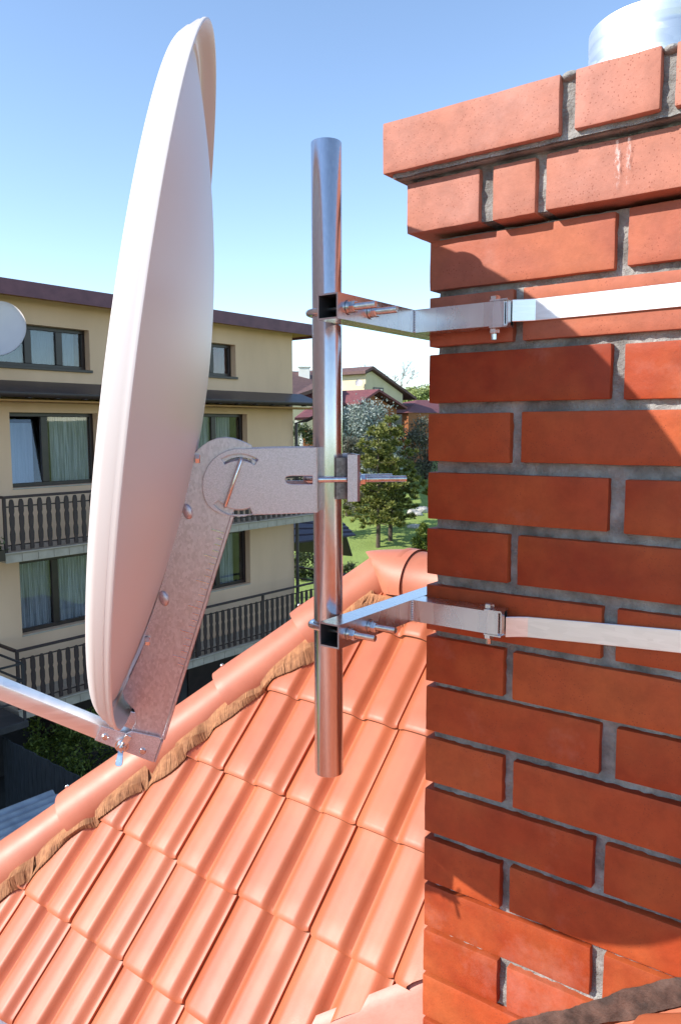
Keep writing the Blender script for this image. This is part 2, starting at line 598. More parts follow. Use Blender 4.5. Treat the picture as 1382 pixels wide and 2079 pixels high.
def tile_field(mb, o, ex, eu, en, cols, rows, keep=None, rnd=random.Random(3)):
    NX = 40
    for r in rows:
        for c in cols:
            if keep and not keep(c, r):
                continue
            dx = rnd.uniform(-.0012, .0012)
            dy = rnd.uniform(-.002, .002)
            dl = rnd.uniform(-.0008, .0008)
            tw = rnd.uniform(-.0009, .0009)
            grid = []
            ys = [-1.10, -.8, -.5, -.2, -.06, -.02, 0]
            for k, yy in enumerate(ys):
                row = []
                for i in range(NX + 1):
                    x = i / NX * 1.012
                    # rounded front corners
                    rc = 0
                    if x < .09:
                        rc = (1 - x / .09) ** 2 * .035
                    if x > .95:
                        rc = ((x - .95) / .06) ** 2 * .02
                    y = yy - (rc if yy > -.05 else 0)
                    h = roll(min(x, 1)) * HR + LIFT * (1 + max(yy, -1.0)) + dl + tw * (x - .5)
                    if yy > -.03:
                        h -= .0015 if yy < 0 else .0042
                    row.append(o + ex * ((c + x) * TW + dx) - eu * ((r + y) * TG + dy) + en * h)
                grid.append(row)
            vr = mb.strip(grid)
            # front lip, right lip
            lip = [v.co - en * TT for v in vr[-1]]
            lv = [mb.bm.verts.new(p) for p in lip]
            for i in range(NX):
                f = mb.bm.faces.new((vr[-1][i], vr[-1][i + 1], lv[i + 1], lv[i]))
                f.material_index = 1
            side = [mb.bm.verts.new(rw[-1].co - en * (TT + .003)) for rw in vr]
            for k in range(len(vr) - 1):
                f = mb.bm.faces.new((vr[k][-1], vr[k + 1][-1], side[k + 1], side[k]))
                f.material_index = 0


# plane towards the camera
mb = MB()
hip_n = (R2 - R1).normalized()            # points to the far side of the hip
hip_p = RO + R2 * HIP_OFF
# valley runs along the line where both planes have one height
val_d = (R1 + R2 * (SLB / TB)).normalized()
val_n = val_d.cross(ZUP).normalized()     # right of the valley
if val_n.dot(R1) < 0:
    val_n = -val_n


def keepA(c, r):
    e = (c + .5) * TW
    run = -(r - .5) * TG * math.cos(BE)
    p = RO + R1 * e + R2 * run
    return (p - hip_p).dot(hip_n) < .22 and (p - VQ).dot(val_n) < .25


tile_field(mb, RO, R1, RUP, RN, range(-13, 14), range(-2, 6), keepA)
mb.clip(hip_p, hip_n)
mb.clip(VQ, val_n)
mb.clip(RO + R2 * RIDGE_RUN, R2)
roof = mb.build('roof', [M['tile'], M['clay']], house, fix=False)
mb = MB()
mb.face([RO + R1 * a - RN * .016 + RUP * b for a, b in ((-2.4, -.975), (2.4, -.975), (2.4, .5), (-2.4, .5))])
mb.clip(hip_p, hip_n)
mb.clip(VQ, val_n)
mb.clip(RO + R2 * RIDGE_RUN, R2)
mb.build('underlay', M['clay'], roof, smooth=False)

# hidden plane beyond the hip (rises along R1)
UPL = R1 * math.cos(BE) + ZUP * math.sin(BE)
NL = -R1 * math.sin(BE) + ZUP * math.cos(BE)
mb = MB()
oL = hip_p + R1 * 0.0
tile_field(mb, oL - ZUP * .055, -R2, UPL, NL, range(-6, 9), range(-2, 7), rnd=random.Random(5))
mb.clip(hip_p + R1 * (RIDGE_RUN - HIP_OFF) + R2 * (RIDGE_RUN - HIP_OFF), R1 + R2)
mb.clip(hip_p, -hip_n)
mb.build('far_slope', [M['tile'], M['clay']], roof, fix=False)

# slope behind the ridge
ridge_p = RO + R2 * RIDGE_RUN + ZUP * (RIDGE_RUN * TB)
mb = MB()
top = ridge_p
mb.face([top + R1 * (RIDGE_RUN - HIP_OFF), top + R1 * 9, top + R1 * 9 + R2 * 2.6 - ZUP * 2.6 * TB, top + R1 * (RIDGE_RUN - HIP_OFF) - R1 * 2.6 + R2 * 2.6 - ZUP * 2.6 * TB])
mb.build('back_slope', M['tile'], roof, smooth=False)

# wing roof beside the camera (rises along R1)
aB = math.atan(SLB)
UPB = R1 * math.cos(aB) + ZUP * math.sin(aB)
NB = -R1 * math.sin(aB) + ZUP * math.cos(aB)
mb = MB()
mb2 = MB()
tile_field(mb, VQ - NB * .055, -R2, UPB, NB, range(-2, 13), range(-5, 8), rnd=random.Random(8))
mb.clip(VQ + val_n * .10, -val_n)
mb.clip(CC - C2 * .004, C2)
mb.clip(VQ + R1 * .9, R1)
mb.build('wing_slope', [M['tile'], M['clay']], roof, fix=False)
# painted valley sheet between the two slopes
mb = MB()
vs = []
for k in range(-22, 14):
    p = VQ + val_d * (k * .08)
    p = V((p.x, p.y, VQ.z + (p - VQ).dot(R1) * SLB))
    q_ = p - val_n * .020 + ZUP * .010
    vs.append([q_ - ZUP * .030, q_ + ZUP * .037, q_ + val_n * .004 + ZUP * .040, p + val_n * .006 + ZUP * .034, p + val_n * .009 - ZUP * .3])
mb.strip(vs)
mb.build('valley_flashing', M['valley'], roof, autos=60)

# ------------------------------------------------------------------ hip and ridge tiles
HIPD = (R1 + R2 + ZUP * TB).normalized()
HIPS = (R1 - R2).normalized()             # horizontal, towards the tiled plane
HIPU = HIPS.cross(HIPD).normalized()
if HIPU.z < 0:
    HIPU = -HIPU


def barrel(mb, p0, d, side, up, r0, r1, ln, spread=100, thick=.008, flare=.004, n=24, sag=0, s2=None, u2=None, squash=1.0):
    """open barrel tile from p0 along d; r0 at the lower, overlapping end"""
    rows = []
    for t, rr in ((0, r0 + flare), (.05, r0 + flare), (.075, r0), (.5, (r0 + r1) / 2), (1, r1)):
        c = p0 + d * (ln * t)
        rows.append([c + (side * math.sin(a) + up * (math.cos(a) * squash)) * rr for a in [R(-spread + 2 * spread * k / n) for k in range(n + 1)]])
    outer = mb.strip(rows)
    inr = [[p + (p0 + d * ((p - p0).dot(d)) - p).normalized() * thick for p in r] for r in (rows[0], rows[-1])]
    inner = mb.strip(inr)
    for i in range(n):
        mb.bm.faces.new((outer[0][i + 1], outer[0][i], inner[0][i], inner[0][i + 1])).material_index = 0
    for k in (0, n):
        for a, b in zip(range(0, 4), range(1, 5)):
            pass
        q = [outer[j][k] for j in range(5)]
        mb.bm.faces.new((*q, inner[1][k], inner[0][k]))


HR0, HR1 = .0725, .0570
HLEN = .2085
e_first = -.42 * S
hip_n0 = hip_p + (R1 + R2 + ZUP * TB) * 0
HE0, HST = -.340, .178
for i in range(-4, 3):
    e = (HE0 + HST * i) * S
    p = hip_p + (R1 + R2 + ZUP * TB) * e + ZUP * (HIP_OFF * TB) - HIPU * .013 + HIPS * .010
    mb = MB()
    ln = .178 * S * 1.78 * 1.12
    barrel(mb, p, HIPD, HIPS, HIPU, HR0, HR1, ln, spread=100, flare=0, squash=.98)
    cl_ = p + HIPD * .03 + HIPU * (HR0 * .98 + .001) - HIPS * .006
    mb.box(cl_, HIPD, HIPS, HIPU, (-.004, -.003, -.002), (.004, .003, .004), .001, 1)
    mb.build('ridge_tile', [M['ridge'], M['bolt']], roof, autos=40)
# the last hip tile bends over into the ridge
hip_top = RIDGE_RUN - HIP_OFF
pt = hip_p + (R1 + R2 + ZUP * TB) * hip_top + ZUP * (HIP_OFF * TB)
e_last = (HE0 + HST * 3) * S
pl = hip_p + (R1 + R2 + ZUP * TB) * e_last + ZUP * (HIP_OFF * TB)


def ring(c, side, up, r, n=24, spread=98):
    return [c + (side * math.sin(a) + up * math.cos(a)) * r for a in [R(-spread + 2 * spread * k / n) for k in range(n + 1)]]


mb = MB()
rows = []
RS = -R2
KR = .066
for t in [0, .06, .1, .3, .5, .65, .8, .9, 1.0]:
    # quadratic bend hip -> ridge
    a = pl - HIPU * .013 + HIPS * .010
    b = pt - ZUP * .012
    c2_ = pt + R1 * .125 - ZUP * .004
    p = a * (1 - t) ** 2 + b * 2 * t * (1 - t) + c2_ * t * t
    sd = HIPS.lerp(RS, t).normalized()
    uu = HIPU.lerp(ZUP, t).normalized()
    rr = HR0 + .002 + (.079 - HR0) * t
    rows.append(ring(p, sd, uu, rr, spread=99))
mb.strip(rows)
mb.strip([[q + (rows[j][12] - q) * 0 - (q - (rows[j][0] + rows[j][24]) / 2).normalized() * .008 for q in rows[j]] for j in range(len(rows))])
o = mb.build('hip_end_tile', M['ridge'], roof, autos=45, fix=False)
for i in range(12):
    mb = MB()
    p = pt + R1 * (.092 + .215 * i) - ZUP * .002
    barrel(mb, p, R1, -R2, ZUP, KR + .009, KR - .002, .25, spread=99, flare=.004)
    mb.build('ridge_tile', M['ridge'], roof, autos=40)


# brush strip under the hip tiles, pressed onto the tiles
def surf(e1, run):
    """height of the tiled surface above its plane at plan coordinates"""
    s = run / math.cos(BE)
    q = -s / TG
    x = (e1 / TW) % 1.0
    fr = q - math.floor(q)
    return roll(x) * HR + LIFT * fr + .002


def planeA(e1, run, h):
    return RO + R1 * e1 + R2 * run + ZUP * (run * TB) + RN * h


mb = MB()
rb = random.Random(11)
nst = 3600
rows_in, rows_out = [], []
E0, E1 = -1.15, hip_top + .0
for k in range(321):
    e = E0 + (E1 - E0) * k / 320
    pin = (e + .030, e + HIP_OFF - .030)
    wob = .006 * math.sin(e * 23) + .004 * math.sin(e * 61 + 1)
    pout = (e + .0625 + wob, e + HIP_OFF - .0625 - wob)
    rows_in.append(planeA(*pin, .030))
    mid = (e + .052, e + HIP_OFF - .052)
    rows_out.append([planeA(*pin, .034), planeA(*mid, max(.016, surf(*mid) + .006)), planeA(*pout, surf(*pout) + .001)])
mb.strip([list(r) for r in zip(*rows_out)])
o = mb.build('brush_strip', M['brush_back'], roof, autos=60)
mb = MB()
for k in range(nst):
    e = E0 + (E1 - E0) * (k + rb.random()) / nst
    if e < -.75 and k % 2:
        continue
    j = rb.uniform(-.0018, .0018)
    pin = (e + .034, e + HIP_OFF - .034)
    l = .0625 + .006 * math.sin(e * 23) + .004 * math.sin(e * 61 + 1) + rb.uniform(-.0008, .0008)
    mid = (e + .052 + j * .5, e + HIP_OFF - .052 + j * .5)
    pout = (e + l + j, e + HIP_OFF - l + j)
    a, b, c = planeA(*pin, .0355), planeA(*mid, max(.018, surf(*mid) + .008) + rb.uniform(0, .0006)), planeA(*pout, surf(*pout) + .003 + rb.uniform(0, .0006))
    w = HIPD * rb.uniform(.0004, .0008)
    mb.strip([[a - w, a + w], [b - w, b + w], [c - w * .6, c + w * .6]])
mb.build('brush_bristles', M['brush'], roof, fix=False, smooth=False)
# brush under the ridge
mb = MB()
for k in range(900):
    e = hip_top + .03 + 1.0 * (k + rb.random()) / 900
    run = RIDGE_RUN
    j = rb.uniform(-.006, .006)
    ll = .084 + .006 * math.sin(e * 34) + rb.uniform(-.004, .004)
    a = planeA(e, run - .045, .036)
    b = planeA(e + j * .6, run - .066, max(.020, surf(e, run - .066) + .008))
    c = planeA(e + j, run - ll, surf(e + j, run - ll) + .003)
    w = R1 * rb.uniform(.0005, .0009)
    mb.strip([[a - w, a + w], [b - w, b + w], [c - w * .6, c + w * .6]])
mb.build('brush_bristles', M['brush'], roof, fix=False, smooth=False)

# zinc gutter at the eave, and the walls of the house
s_eave = -5 * TG
pe = RO + RUP * s_eave
mb = MB()
rows = []
for k in range(0, 2):
    e = -1.9 + 2.3 * k
    c = pe + R1 * e - R2 * .045 - ZUP * .03
    rows.append([c + (R2 * math.cos(a) + ZUP * math.sin(a)) * .055 for a in [R(180 + 180 * j / 12) for j in range(13)]])
mb.strip(rows)
mb.strip([[q + ZUP * .002 for q in r] for r in rows])
mb.build('gutter', M['galv'], house, autos=60)
mb = MB()
cw = V((.5, 2.6, 0))
lp = pe + R2 * .25
mb.box(V((lp.x, lp.y, -6.5)), R1, R2, ZUP, (-.35, 0, 0), (9.2, 2.4, 6.5 + pe.z - .16))
mb.build('house_wall', M['far_white'], house, smooth=False)

# ------------------------------------------------------------------ chimney
VT = [.2528, .1777, .1001, .0205, -.0603, -.1397, -.2200, -.2962, -.3705, -.4470, -.5240, -.5990, -.6724, -.7460, -.8180, -.8900, -.967, -1.044, -1.121, -1.198]
WID, DEP = .515, .385
REC = .0105
OO = .0235
chim = None
mb = MB()
rc = random.Random(4)
courses = []


def course(zt, zb, off, us, mi=0):
    """front bricks given by (u0, u1) pairs; sides and back filled in"""
    z0 = V((CC.x, CC.y, 0))
    for (a, b) in us:
        j = rc.uniform(-.0012, .0012)
        tz = rc.uniform(-.0012, .0012)
        sk = rc.uniform(-.0012, .0012)
        mb.box(z0 + ZUP * tz, C1 + C2 * sk * 2, C2, ZUP, (a, -off + j, zb), (b, -off + .11, zt), .0019, mi, 2)
    # left side, right side, back
    y = -off + .122
    k = 0
    while y < DEP + off - .02:
        y1 = min(y + .12, DEP + off)
        for a, b in ((-off, -off + .11), (WID + off - .11, WID + off)):
            mb.box(z0, C1, C2, ZUP, (a, y, zb), (b, y1, zt), .0019, mi, 2)
        y = y1 + .012
    x = -off + .122
    while x < WID - .15:
        mb.box(z0, C1, C2, ZUP, (x, DEP + off - .11, zb), (x + .25, DEP + off, zt), .0019, mi, 2)
        x += .262


E_ = WID
patt = [[(0, .249), (.270, E_)], [(0, .121), (.137, .385), (.398, E_)]]
for i, zt in enumerate(VT):
    hgt = (.0655 if i < 16 else .065)
    zb = zt - hgt
    if i % 2 == 0:
        a = .249 + rc.uniform(-.002, .002)
        us = [(0, a), (a + .016 + rc.uniform(-.002, .004), E_)]
    else:
        a = .121 + rc.uniform(-.002, .002)
        b = a + .013 + rc.uniform(0, .003)
        us = [(0, a), (b, .386), (.400, E_)]
    course(zt, zb, 0, us, 2 if i in (0, 1) else 0)
course(.3255, .2605, OO, [(-OO, .083), (.102, .158), (.171, .420), (.436, E_ + OO)], 1)
course(.4015, .3370, 2 * OO, [(-2 * OO, .194), (.212, .304), (.319, .50), (.515, E_ + 2 * OO)], 1)
from mathutils import noise as mnoise
bmesh.ops.subdivide_edges(mb.bm, edges=[e for e in mb.bm.edges if e.calc_length() > .03], cuts=5, use_grid_fill=True)
for v_ in mb.bm.verts:
    c_ = v_.co
    n_ = mnoise.noise_vector(c_ * 30) * .0006 + mnoise.noise_vector(c_ * 140) * .0005
    v_.co = c_ + n_
chim = mb.build('chimney', [M['brick'], M['brick_pale'], M['brick_mid']], house, autos=30)

mb = MB()
z0 = V((CC.x, CC.y, 0))


def mortar_block(z0_, zt, zb, off):
    lo = V((-off + REC, -off + REC, zb))
    hi = V((WID + off - REC, DEP + off - REC, zt))
    nx, nz = 64, max(2, int((zt - zb) / .009))
    rows = []
    for kz in range(nz + 1):
        z = zb + (zt - zb) * kz / nz
        row = []
        for kx in range(nx + 1):
            u = lo.x + (hi.x - lo.x) * kx / nx
            row.append(z0_ + C1 * u + C2 * (lo.y + rc.uniform(-.0022, .0022)) + ZUP * z)
        rows.append(row)
    mb.strip(rows)
    mb.box(z0_, C1, C2, ZUP, (lo.x + .001, lo.y + .006, zb), (hi.x, hi.y, zt - .001))


mortar_block(z0, .256, -1.26, 0)
mortar_block(z0, .332, .262, OO)
mortar_block(z0, .3985, .3315, 2 * OO)
# lumps of mortar squeezed over the top of the joints
for u, off, zz, r_ in ((.203, 2 * OO, .400, .010), (.312, 2 * OO, .399, .009), (.207, 2 * OO, .3985, .007)):
    bmesh.ops.create_icosphere(mb.bm, subdivisions=3, radius=r_, matrix=Matrix.Translation(z0 + C1 * u - C2 * (off - .012) + ZUP * zz) @ Matrix.Diagonal((1.1, 1.2, .55, 1)))
mb.build('mortar', M['mortar'], chim, autos=50)
# concrete crown on the top
mb = MB()
mb.box(z0, C1, C2, ZUP, (-.02, -.02, .395), (WID + .02, DEP + .02, .409), .004)
mb.build('crown', M['mortar'], chim, smooth=False)
# lime streaks run down below the top course
rl = random.Random(2)
for u0, w_, z1_, z0_ in ((.2555, .0042, .3225, .268), (.2675, .0036, .3225, .272)):
    mb = MB()
    mb.face([z0 + C1 * (u0 + a) - C2 * (OO + .0026) + ZUP * b for a, b in ((-w_, z0_), (w_, z0_), (w_, z1_), (-w_, z1_))])
    mb.build('lime_streak', M['lime'], chim, smooth=False)
# stainless flue
fc = z0 + C1 * .236 + C2 * .19
mb = MB()
rf = .0875
prof = [(rf, .40), (rf, .500), (rf - .0004, .502), (rf - .0004, .507), (rf + .0003, .509), (rf + .0003, .528), (rf - .002, .530), (rf - .004, .510), (rf - .004, .41)]
rows = [[fc + C1 * (math.cos(2 * PI * k / 64) * r_) + C2 * (math.sin(2 * PI * k / 64) * r_) + ZUP * z for k in range(64)] for r_, z in prof]
mb.strip(rows, close=True)
mb.build('flue_pipe', M['flue'], chim, autos=40)
# apron flashing and sealant where the wing roof meets the front
mb = MB()


def fr(u, z, o):
    return z0 + C1 * u - C2 * o + ZUP * z


rows = []
for k in range(41):
    u = -.02 + .54 * k / 40
    z = -.958 + .785 * u
    rows.append([fr(u, z - .022, .0035), fr(u, z - .026, .009), fr(u, z - .030, .016), fr(u, z - .04, .034), fr(u, z - .056, .10), fr(u, z - .05, .20)])
mb.strip(rows)
mb.build('apron_flashing', M['ridge'], chim, autos=60)
mb = MB()
rows = []
for k in range(121):
    u = -.01 + .5 * k / 120
    z = -.958 + .785 * u + .012
    a = .004 + .002 * math.sin(u * 47) + .0012 * math.sin(u * 131 + 1) + rl.uniform(-.0007, .0007)
    b = .007 + .003 * math.sin(u * 38 + 2) + .002 * math.sin(u * 109) + rl.uniform(-.0008, .0008)
    d = .0015 + .0015 * math.sin(u * 75 + .5) + .001 * math.sin(u * 210)
    rows.append([fr(u, z + a + .003, .0012), fr(u, z + a * .4, .0022 + d * .7), fr(u, z - .010, .003 + d), fr(u, z - .022, .0042 + d * .8), fr(u, z - .022 - b, .0062 + d * .4)])
mb.strip(rows)
mb.build('sealant_bead', M['silicone'], chim, autos=70)

# ------------------------------------------------------------------ mast brackets (two), strap each
KX = CC - C2 * .035 - C1 * .003           # inner corner of the two tubes, seen from the camera
TS = .030


def sq_tube(mb, p0, d, side, up, ln, s=TS, t=.002, cap0=True, cap1=True):
    """hollow square tube; p0 = lower corner at its start, cross-section along side, up"""
    def sec(p, i):
        return [p + side * i + up * i, p + side * (s - i) + up * i, p + side * (s - i) + up * (s - i), p + side * i + up * (s - i)]
    o0, o1, i0, i1 = sec(p0, 0), sec(p0 + d * ln, 0), sec(p0, t), sec(p0 + d * ln, t)
    mb.strip([o0, o1], close=True)
    mb.strip([i0, i1], mi=1, close=True)
    for a, b in ((o0, i0), (o1, i1)):
        mb.strip([a, b], close=True)


PC = KX - C1 * .05 - C2 * .127            # pole centre in plan
PR = .0187


def bracket(zc, label):
    b = empty('mast_bracket', V((KX.x, KX.y, zc)), 0, label, 'bracket', 'steel mast brackets strapped round the chimney')
    zb = zc - TS / 2
    k0 = V((KX.x, KX.y, zb))
    mb = MB()
    sq_tube(mb, k0 - C1 * TS - C2 * .172, C2, C1, ZUP, .172 + .30)
    mb.build('side_tube', [M['tube'], M['inside']], b, smooth=False)
    mb = MB()
    sq_tube(mb, k0 + C1 * .0008, C1, C2, ZUP, .128)
    # weld seam
    for j in range(9):
        bmesh.ops.create_icosphere(mb.bm, subdivisions=1, radius=.0017, matrix=Matrix.Translation(k0 + C1 * .0008 + ZUP * (TS * (j + .5) / 9)))
    # slot for the strap
    mb.build('front_tube', [M['tube'], M['inside']], b, smooth=False)
    # end plate and hex bolt
    mb = MB()
    e = k0 + C1 * .1095
    mb.box(e, C1, C2, ZUP, (-.0, -.0012, -.0022), (.024, .013, -.0003))
    mb.box(e, C1, C2, ZUP, (-.0, -.0012, TS + .0003), (.024, .013, TS + .0022))
    mb.box(e, C1, C2, ZUP, (.0195, .004, -.0003), (.0225, .013, TS + .0003))
    mb.build('strap_clip', M['tube'], b, smooth=False)
    mb = MB()
    c = k0 + C1 * .1115 + C2 * .010
    mb.hexa(c + ZUP * (TS + .0022), ZUP, .0068, .0060)
    mb.hexa(c - ZUP * .0022, -ZUP, .0068, .0066)
    mb.tube([c - ZUP * .016, c + ZUP * TS], .0038, 12)
    mb.build('clamp_bolt', M['bolt'], b, autos=30)
    # U-bolt round the pole
    mb = MB()
    pc = V((PC.x, PC.y, zc))
    ru = PR + .0042
    pts = [pc + C1 * .088 - C2 * ru, pc + C1 * .03 - C2 * ru, pc - C2 * ru]
    for a in range(15, 180, 15):
        pts.append(pc - C2 * (ru * math.cos(R(a))) - C1 * (ru * math.sin(R(a))))
    pts += [pc + C2 * ru, pc + C1 * .03 + C2 * ru, pc + C1 * .088 + C2 * ru]
    mb.tube(pts, .0038, 14)
    mb.build('u_bolt', M['bolt'], b, autos=40)
    for sg in (-1, 1):
        mb = MB()
        x0 = .05 + .0006
        q = pc + C1 * x0 + C2 * (sg * ru)
        mb.tube([q, q + C1 * .0016], .0088, 20)
        mb.tube([q + C1 * .0018, q + C1 * .0032], .0072, 20)
        mb.hexa(q + C1 * .0032, C1, .0074, .0065)
        # thread ridges on the free end
        z_ = .0105
        while z_ < .037:
            mb.tube([q + C1 * z_, q + C1 * (z_ + .0005), q + C1 * (z_ + .001)], [.0037, .0043, .0037], 14, False)
            z_ += .00125
        mb.build('nut', M['bolt'], b, autos=30)
    return b, k0


bu, ku = bracket(.1428, 'upper steel square-tube bracket holding the pole, level with the sunlit strap')
bl, kl = bracket(-.2520, 'lower steel square-tube bracket holding the pole, just above the roof tiles')


def strap(b, z0s, z1s):
    mb = MB()
    rows = []
    for k in range(31):
        u = .128 + (WID + .002 - .128) * k / 30
        z = z0s + (z1s - z0s) * (u - .13) / .2
        o_ = .0035 + .0006 * math.sin(u * 19)
        if u < .15:
            o_ += (.15 - u) * .5
        rows.append([fr(u, z - .0135, o_), fr(u, z - .0130, o_ + .0004), fr(u, z + .0130, o_ + .0004), fr(u, z + .0135, o_)])
    mb.strip(rows)
    mb.strip([[p + C2 * .0013 for p in r] for r in rows])
    zz = z0s + (z1s - z0s) * (WID - .13) / .2
    mb.box(V((CC.x, CC.y, zz)), C1, C2, ZUP, (WID + .002, -.004, -.0135), (WID + .0034, DEP + .004, .0135))
    mb.box(V((CC.x, CC.y, zz)), C1, C2, ZUP, (-.004, DEP + .002, -.0135), (WID + .0034, DEP + .0034, .0135))
    mb.build('strap', M['alu'], b, autos=12)


strap(bu, .1475, .1490)
strap(bl, -.2600, -.2480)

# ------------------------------------------------------------------ mast pole
mb = MB()
zp0, zp1 = -.4525, .3458
lean = V((0, 0, 0))


def pole_ring(r, z):
    c = V((PC.x, PC.y, z))
    return [c + V((math.cos(2 * PI * k / 64) * r, math.sin(2 * PI * k / 64) * r, 0)) for k in range(64)]


mb.strip([pole_ring(PR - .0004, zp0), pole_ring(PR, zp0 + .0006), pole_ring(PR, zp1 - .0006), pole_ring(PR - .0004, zp1),
          pole_ring(PR - .002, zp1), pole_ring(PR - .0022, zp1 - .01), pole_ring(PR - .0022, zp0 + .01), pole_ring(PR - .002, zp0), pole_ring(PR - .0004, zp0)], close=True)
pole = mb.build('mast_pole', M['pole'], None, V((PC.x, PC.y, zp0)), autos=50)
tag(pole, 'upright galvanised steel pole held in front of the brick chimney', 'pole')

# ------------------------------------------------------------------ big satellite dish
AZ, TI = R(8.09), R(8.68)
DL, DZ, DA, DB = .191, .0425, .372, .401
dd = V((-math.cos(AZ), -math.sin(AZ), 0))
dn = dd * math.cos(TI) + ZUP * math.sin(TI)
dv = ZUP * math.cos(TI) - dd * math.sin(TI)
dh = dn.cross(dv)
DC = V((PC.x, PC.y, 0)) + dd * DL + ZUP * DZ
dish = empty('satellite_dish', V((PC.x, PC.y, DZ)), 0, 'large pale satellite dish seen nearly edge-on, clamped to the steel pole', 'satellite dish')
hN = V((-dd.y, dd.x, 0))
if hN.y > 0:
    hN = -hN
mb = MB()
NT = 160
BD = .040


def ell(dr, dep, sc=1.0):
    a, b = (DA + dr) * sc, (DB + dr) * sc
    return [DC + dn * dep + dh * (math.cos(2 * PI * k / NT) * a) + dv * (math.sin(2 * PI * k / NT) * b) for k in range(NT)]


IN = .028
prof = []
for k in range(1, 15):
    s_ = k / 14
    prof.append(ell(-IN, -BD + (BD + .0165) * s_ * s_, s_))
back = prof + [ell(-.0255, 0.0193), ell(-.0230, 0.0212), ell(-.0205, 0.0200), ell(-.0185, 0.0172), ell(-.0160, 0.0178), ell(-.0130, 0.0164), ell(-.0105, 0.0126),
               ell(-.0060, 0.0067), ell(-.0026, 0.0010), ell(-.0010, 0.0000),
               ell(.0003, 0.0007), ell(.0002, 0.0034), ell(-.0026, 0.0071), ell(-.0024, 0.0084), ell(-.0090, 0.0164), ell(-.0090, 0.0176), ell(-.0150, 0.0237), ell(-.0180, 0.0257), ell(-.0215, 0.0262), ell(-.0250, 0.0252), ell(-.0275, 0.0231)]
vr = mb.strip(back, close=True)
mb.bm.faces.new(list(reversed(vr[0])))
front = [[p + dn * .0022 for p in r] for r in reversed(prof)]
front = [ell(-.0278, .0205)] + front
vf = mb.strip(front, close=True)
mb.bm.faces.new(vf[-1])
refl = mb.build('reflector', M['dish'], dish, autos=50)

PLO = .036                                 # offset of the near side sheets from the mast axis
P0 = V((PC.x, PC.y, 0))


def onsheet(x, y, off):
    q = onplane(x, y, P0 + hN * off, hN)
    return ((q - P0).dot(-dd), q.z)       # along = away from the dish


def sheet(name, pxs, holes, off, thick, material, both=True, bev=.0005):
    outs = [[onsheet(x, y, off) for x, y in pxs]] + [[onsheet(x, y, off) for x, y in h] for h in holes]
    r_ = flat_plate(name, outs, P0 + hN * off, -dd, ZUP, (-dd).cross(ZUP), thick, material, dish, bev)
    if both:
        flat_plate(name, outs, P0 - hN * (off - .004), -dd, ZUP, (-dd).cross(ZUP), thick, material, dish, bev)
    return r_


def arc_px(cx, cy, r, a0, a1, n=12):
    return [(cx + r * math.cos(R(a0 + (a1 - a0) * k / n)), cy - r * math.sin(R(a0 + (a1 - a0) * k / n))) for k in range(n + 1)]


def slot_px(cx, cy, r, a0, a1, w, n=12):
    return arc_px(cx, cy, r + w, a0, a1, n) + arc_px(cx, cy, r - w, a1, a0, n)


# tilted arm sheet along the back of the dish
arm_px = [(398, 917), (410, 905), (424, 896), (440, 890), (458, 888), (475, 890), (493, 896), (512, 905), (511, 912), (513, 945), (497, 995), (470, 1046),
          (330, 1500), (326, 1497), (270, 1486), (268, 1480), (275, 1468), (277, 1452), (273, 1440), (262, 1430), (252, 1418), (249, 1405), (256, 1390), (268, 1366), (284, 1330), (300, 1288),
          (318, 1238), (330, 1200), (345, 1152), (360, 1096), (372, 1048), (382, 1000), (390, 955)]
sheet('arm_plate', arm_px, [slot_px(488, 986, 52, 40, 130, 7)], .0315, .003, M['galv_worn'])
# folded edge along the outer side of the arm, between the two sheets
mb = MB()
for (xa, ya), (xb, yb), wd in (((470, 1046), (330, 1500), .0032),):
    a, b = onsheet(xa, ya, .0315), onsheet(xb, yb, .0315)
    A = P0 - dd * a[0] + ZUP * a[1]
    B = P0 - dd * b[0] + ZUP * b[1]
    d_ = (B - A).normalized()
    nn = d_.cross(hN).normalized()
    if nn.dot(-dd) < 0:
        nn = -nn
    mb.box(A, d_, nn, hN, (0, -.001, -.030), ((B - A).length, .0035, .0345), .0008)
mb.build('arm_web', M['galv_worn'], dish, smooth=False)
# folded flange that is screwed to the back of the reflector
mb = MB()
fl_px = [(396, 918), (390, 955), (382, 1000), (372, 1048), (360, 1096), (345, 1152), (330, 1200), (318, 1238), (300, 1288)]
pa = [onsheet(x, y, .0315) for x, y in fl_px]
rows = []
for a in pa:
    q = P0 - dd * a[0] + ZUP * a[1]
    rows.append([q + hN * .0335 - dd * .0015, q + hN * .0335 + dd * .0035, q + hN * .010 + dd * .0035, q + hN * .010 + dd * .0015])
mb.strip(rows)
for x, y in ((381, 1038), (333, 1214)):
    a = onsheet(x, y, .0315)
    q = P0 - dd * a[0] + ZUP * a[1] + hN * .0335
    bmesh.ops.create_uvsphere(mb.bm, u_segments=12, v_segments=8, radius=.0075, matrix=Matrix.Translation(q) @ Matrix.Rotation(R(-16), 4, 'Y') @ Matrix.Diagonal((.8, .45, 1.3, 1)))
mb.build('reflector_flange', M['galv'], dish, autos=45)
for x, y in ((398, 931), (297, 1300)):
    mb = MB()
    a = onsheet(x, y, .0315)
    q = P0 - dd * (a[0] + .003) + ZUP * a[1] + hN * .0335
    mb.hexa(q + dd * .004, -dd, .0058, .0062)
    mb.build('reflector_bolt', M['bolt'], dish, autos=30)
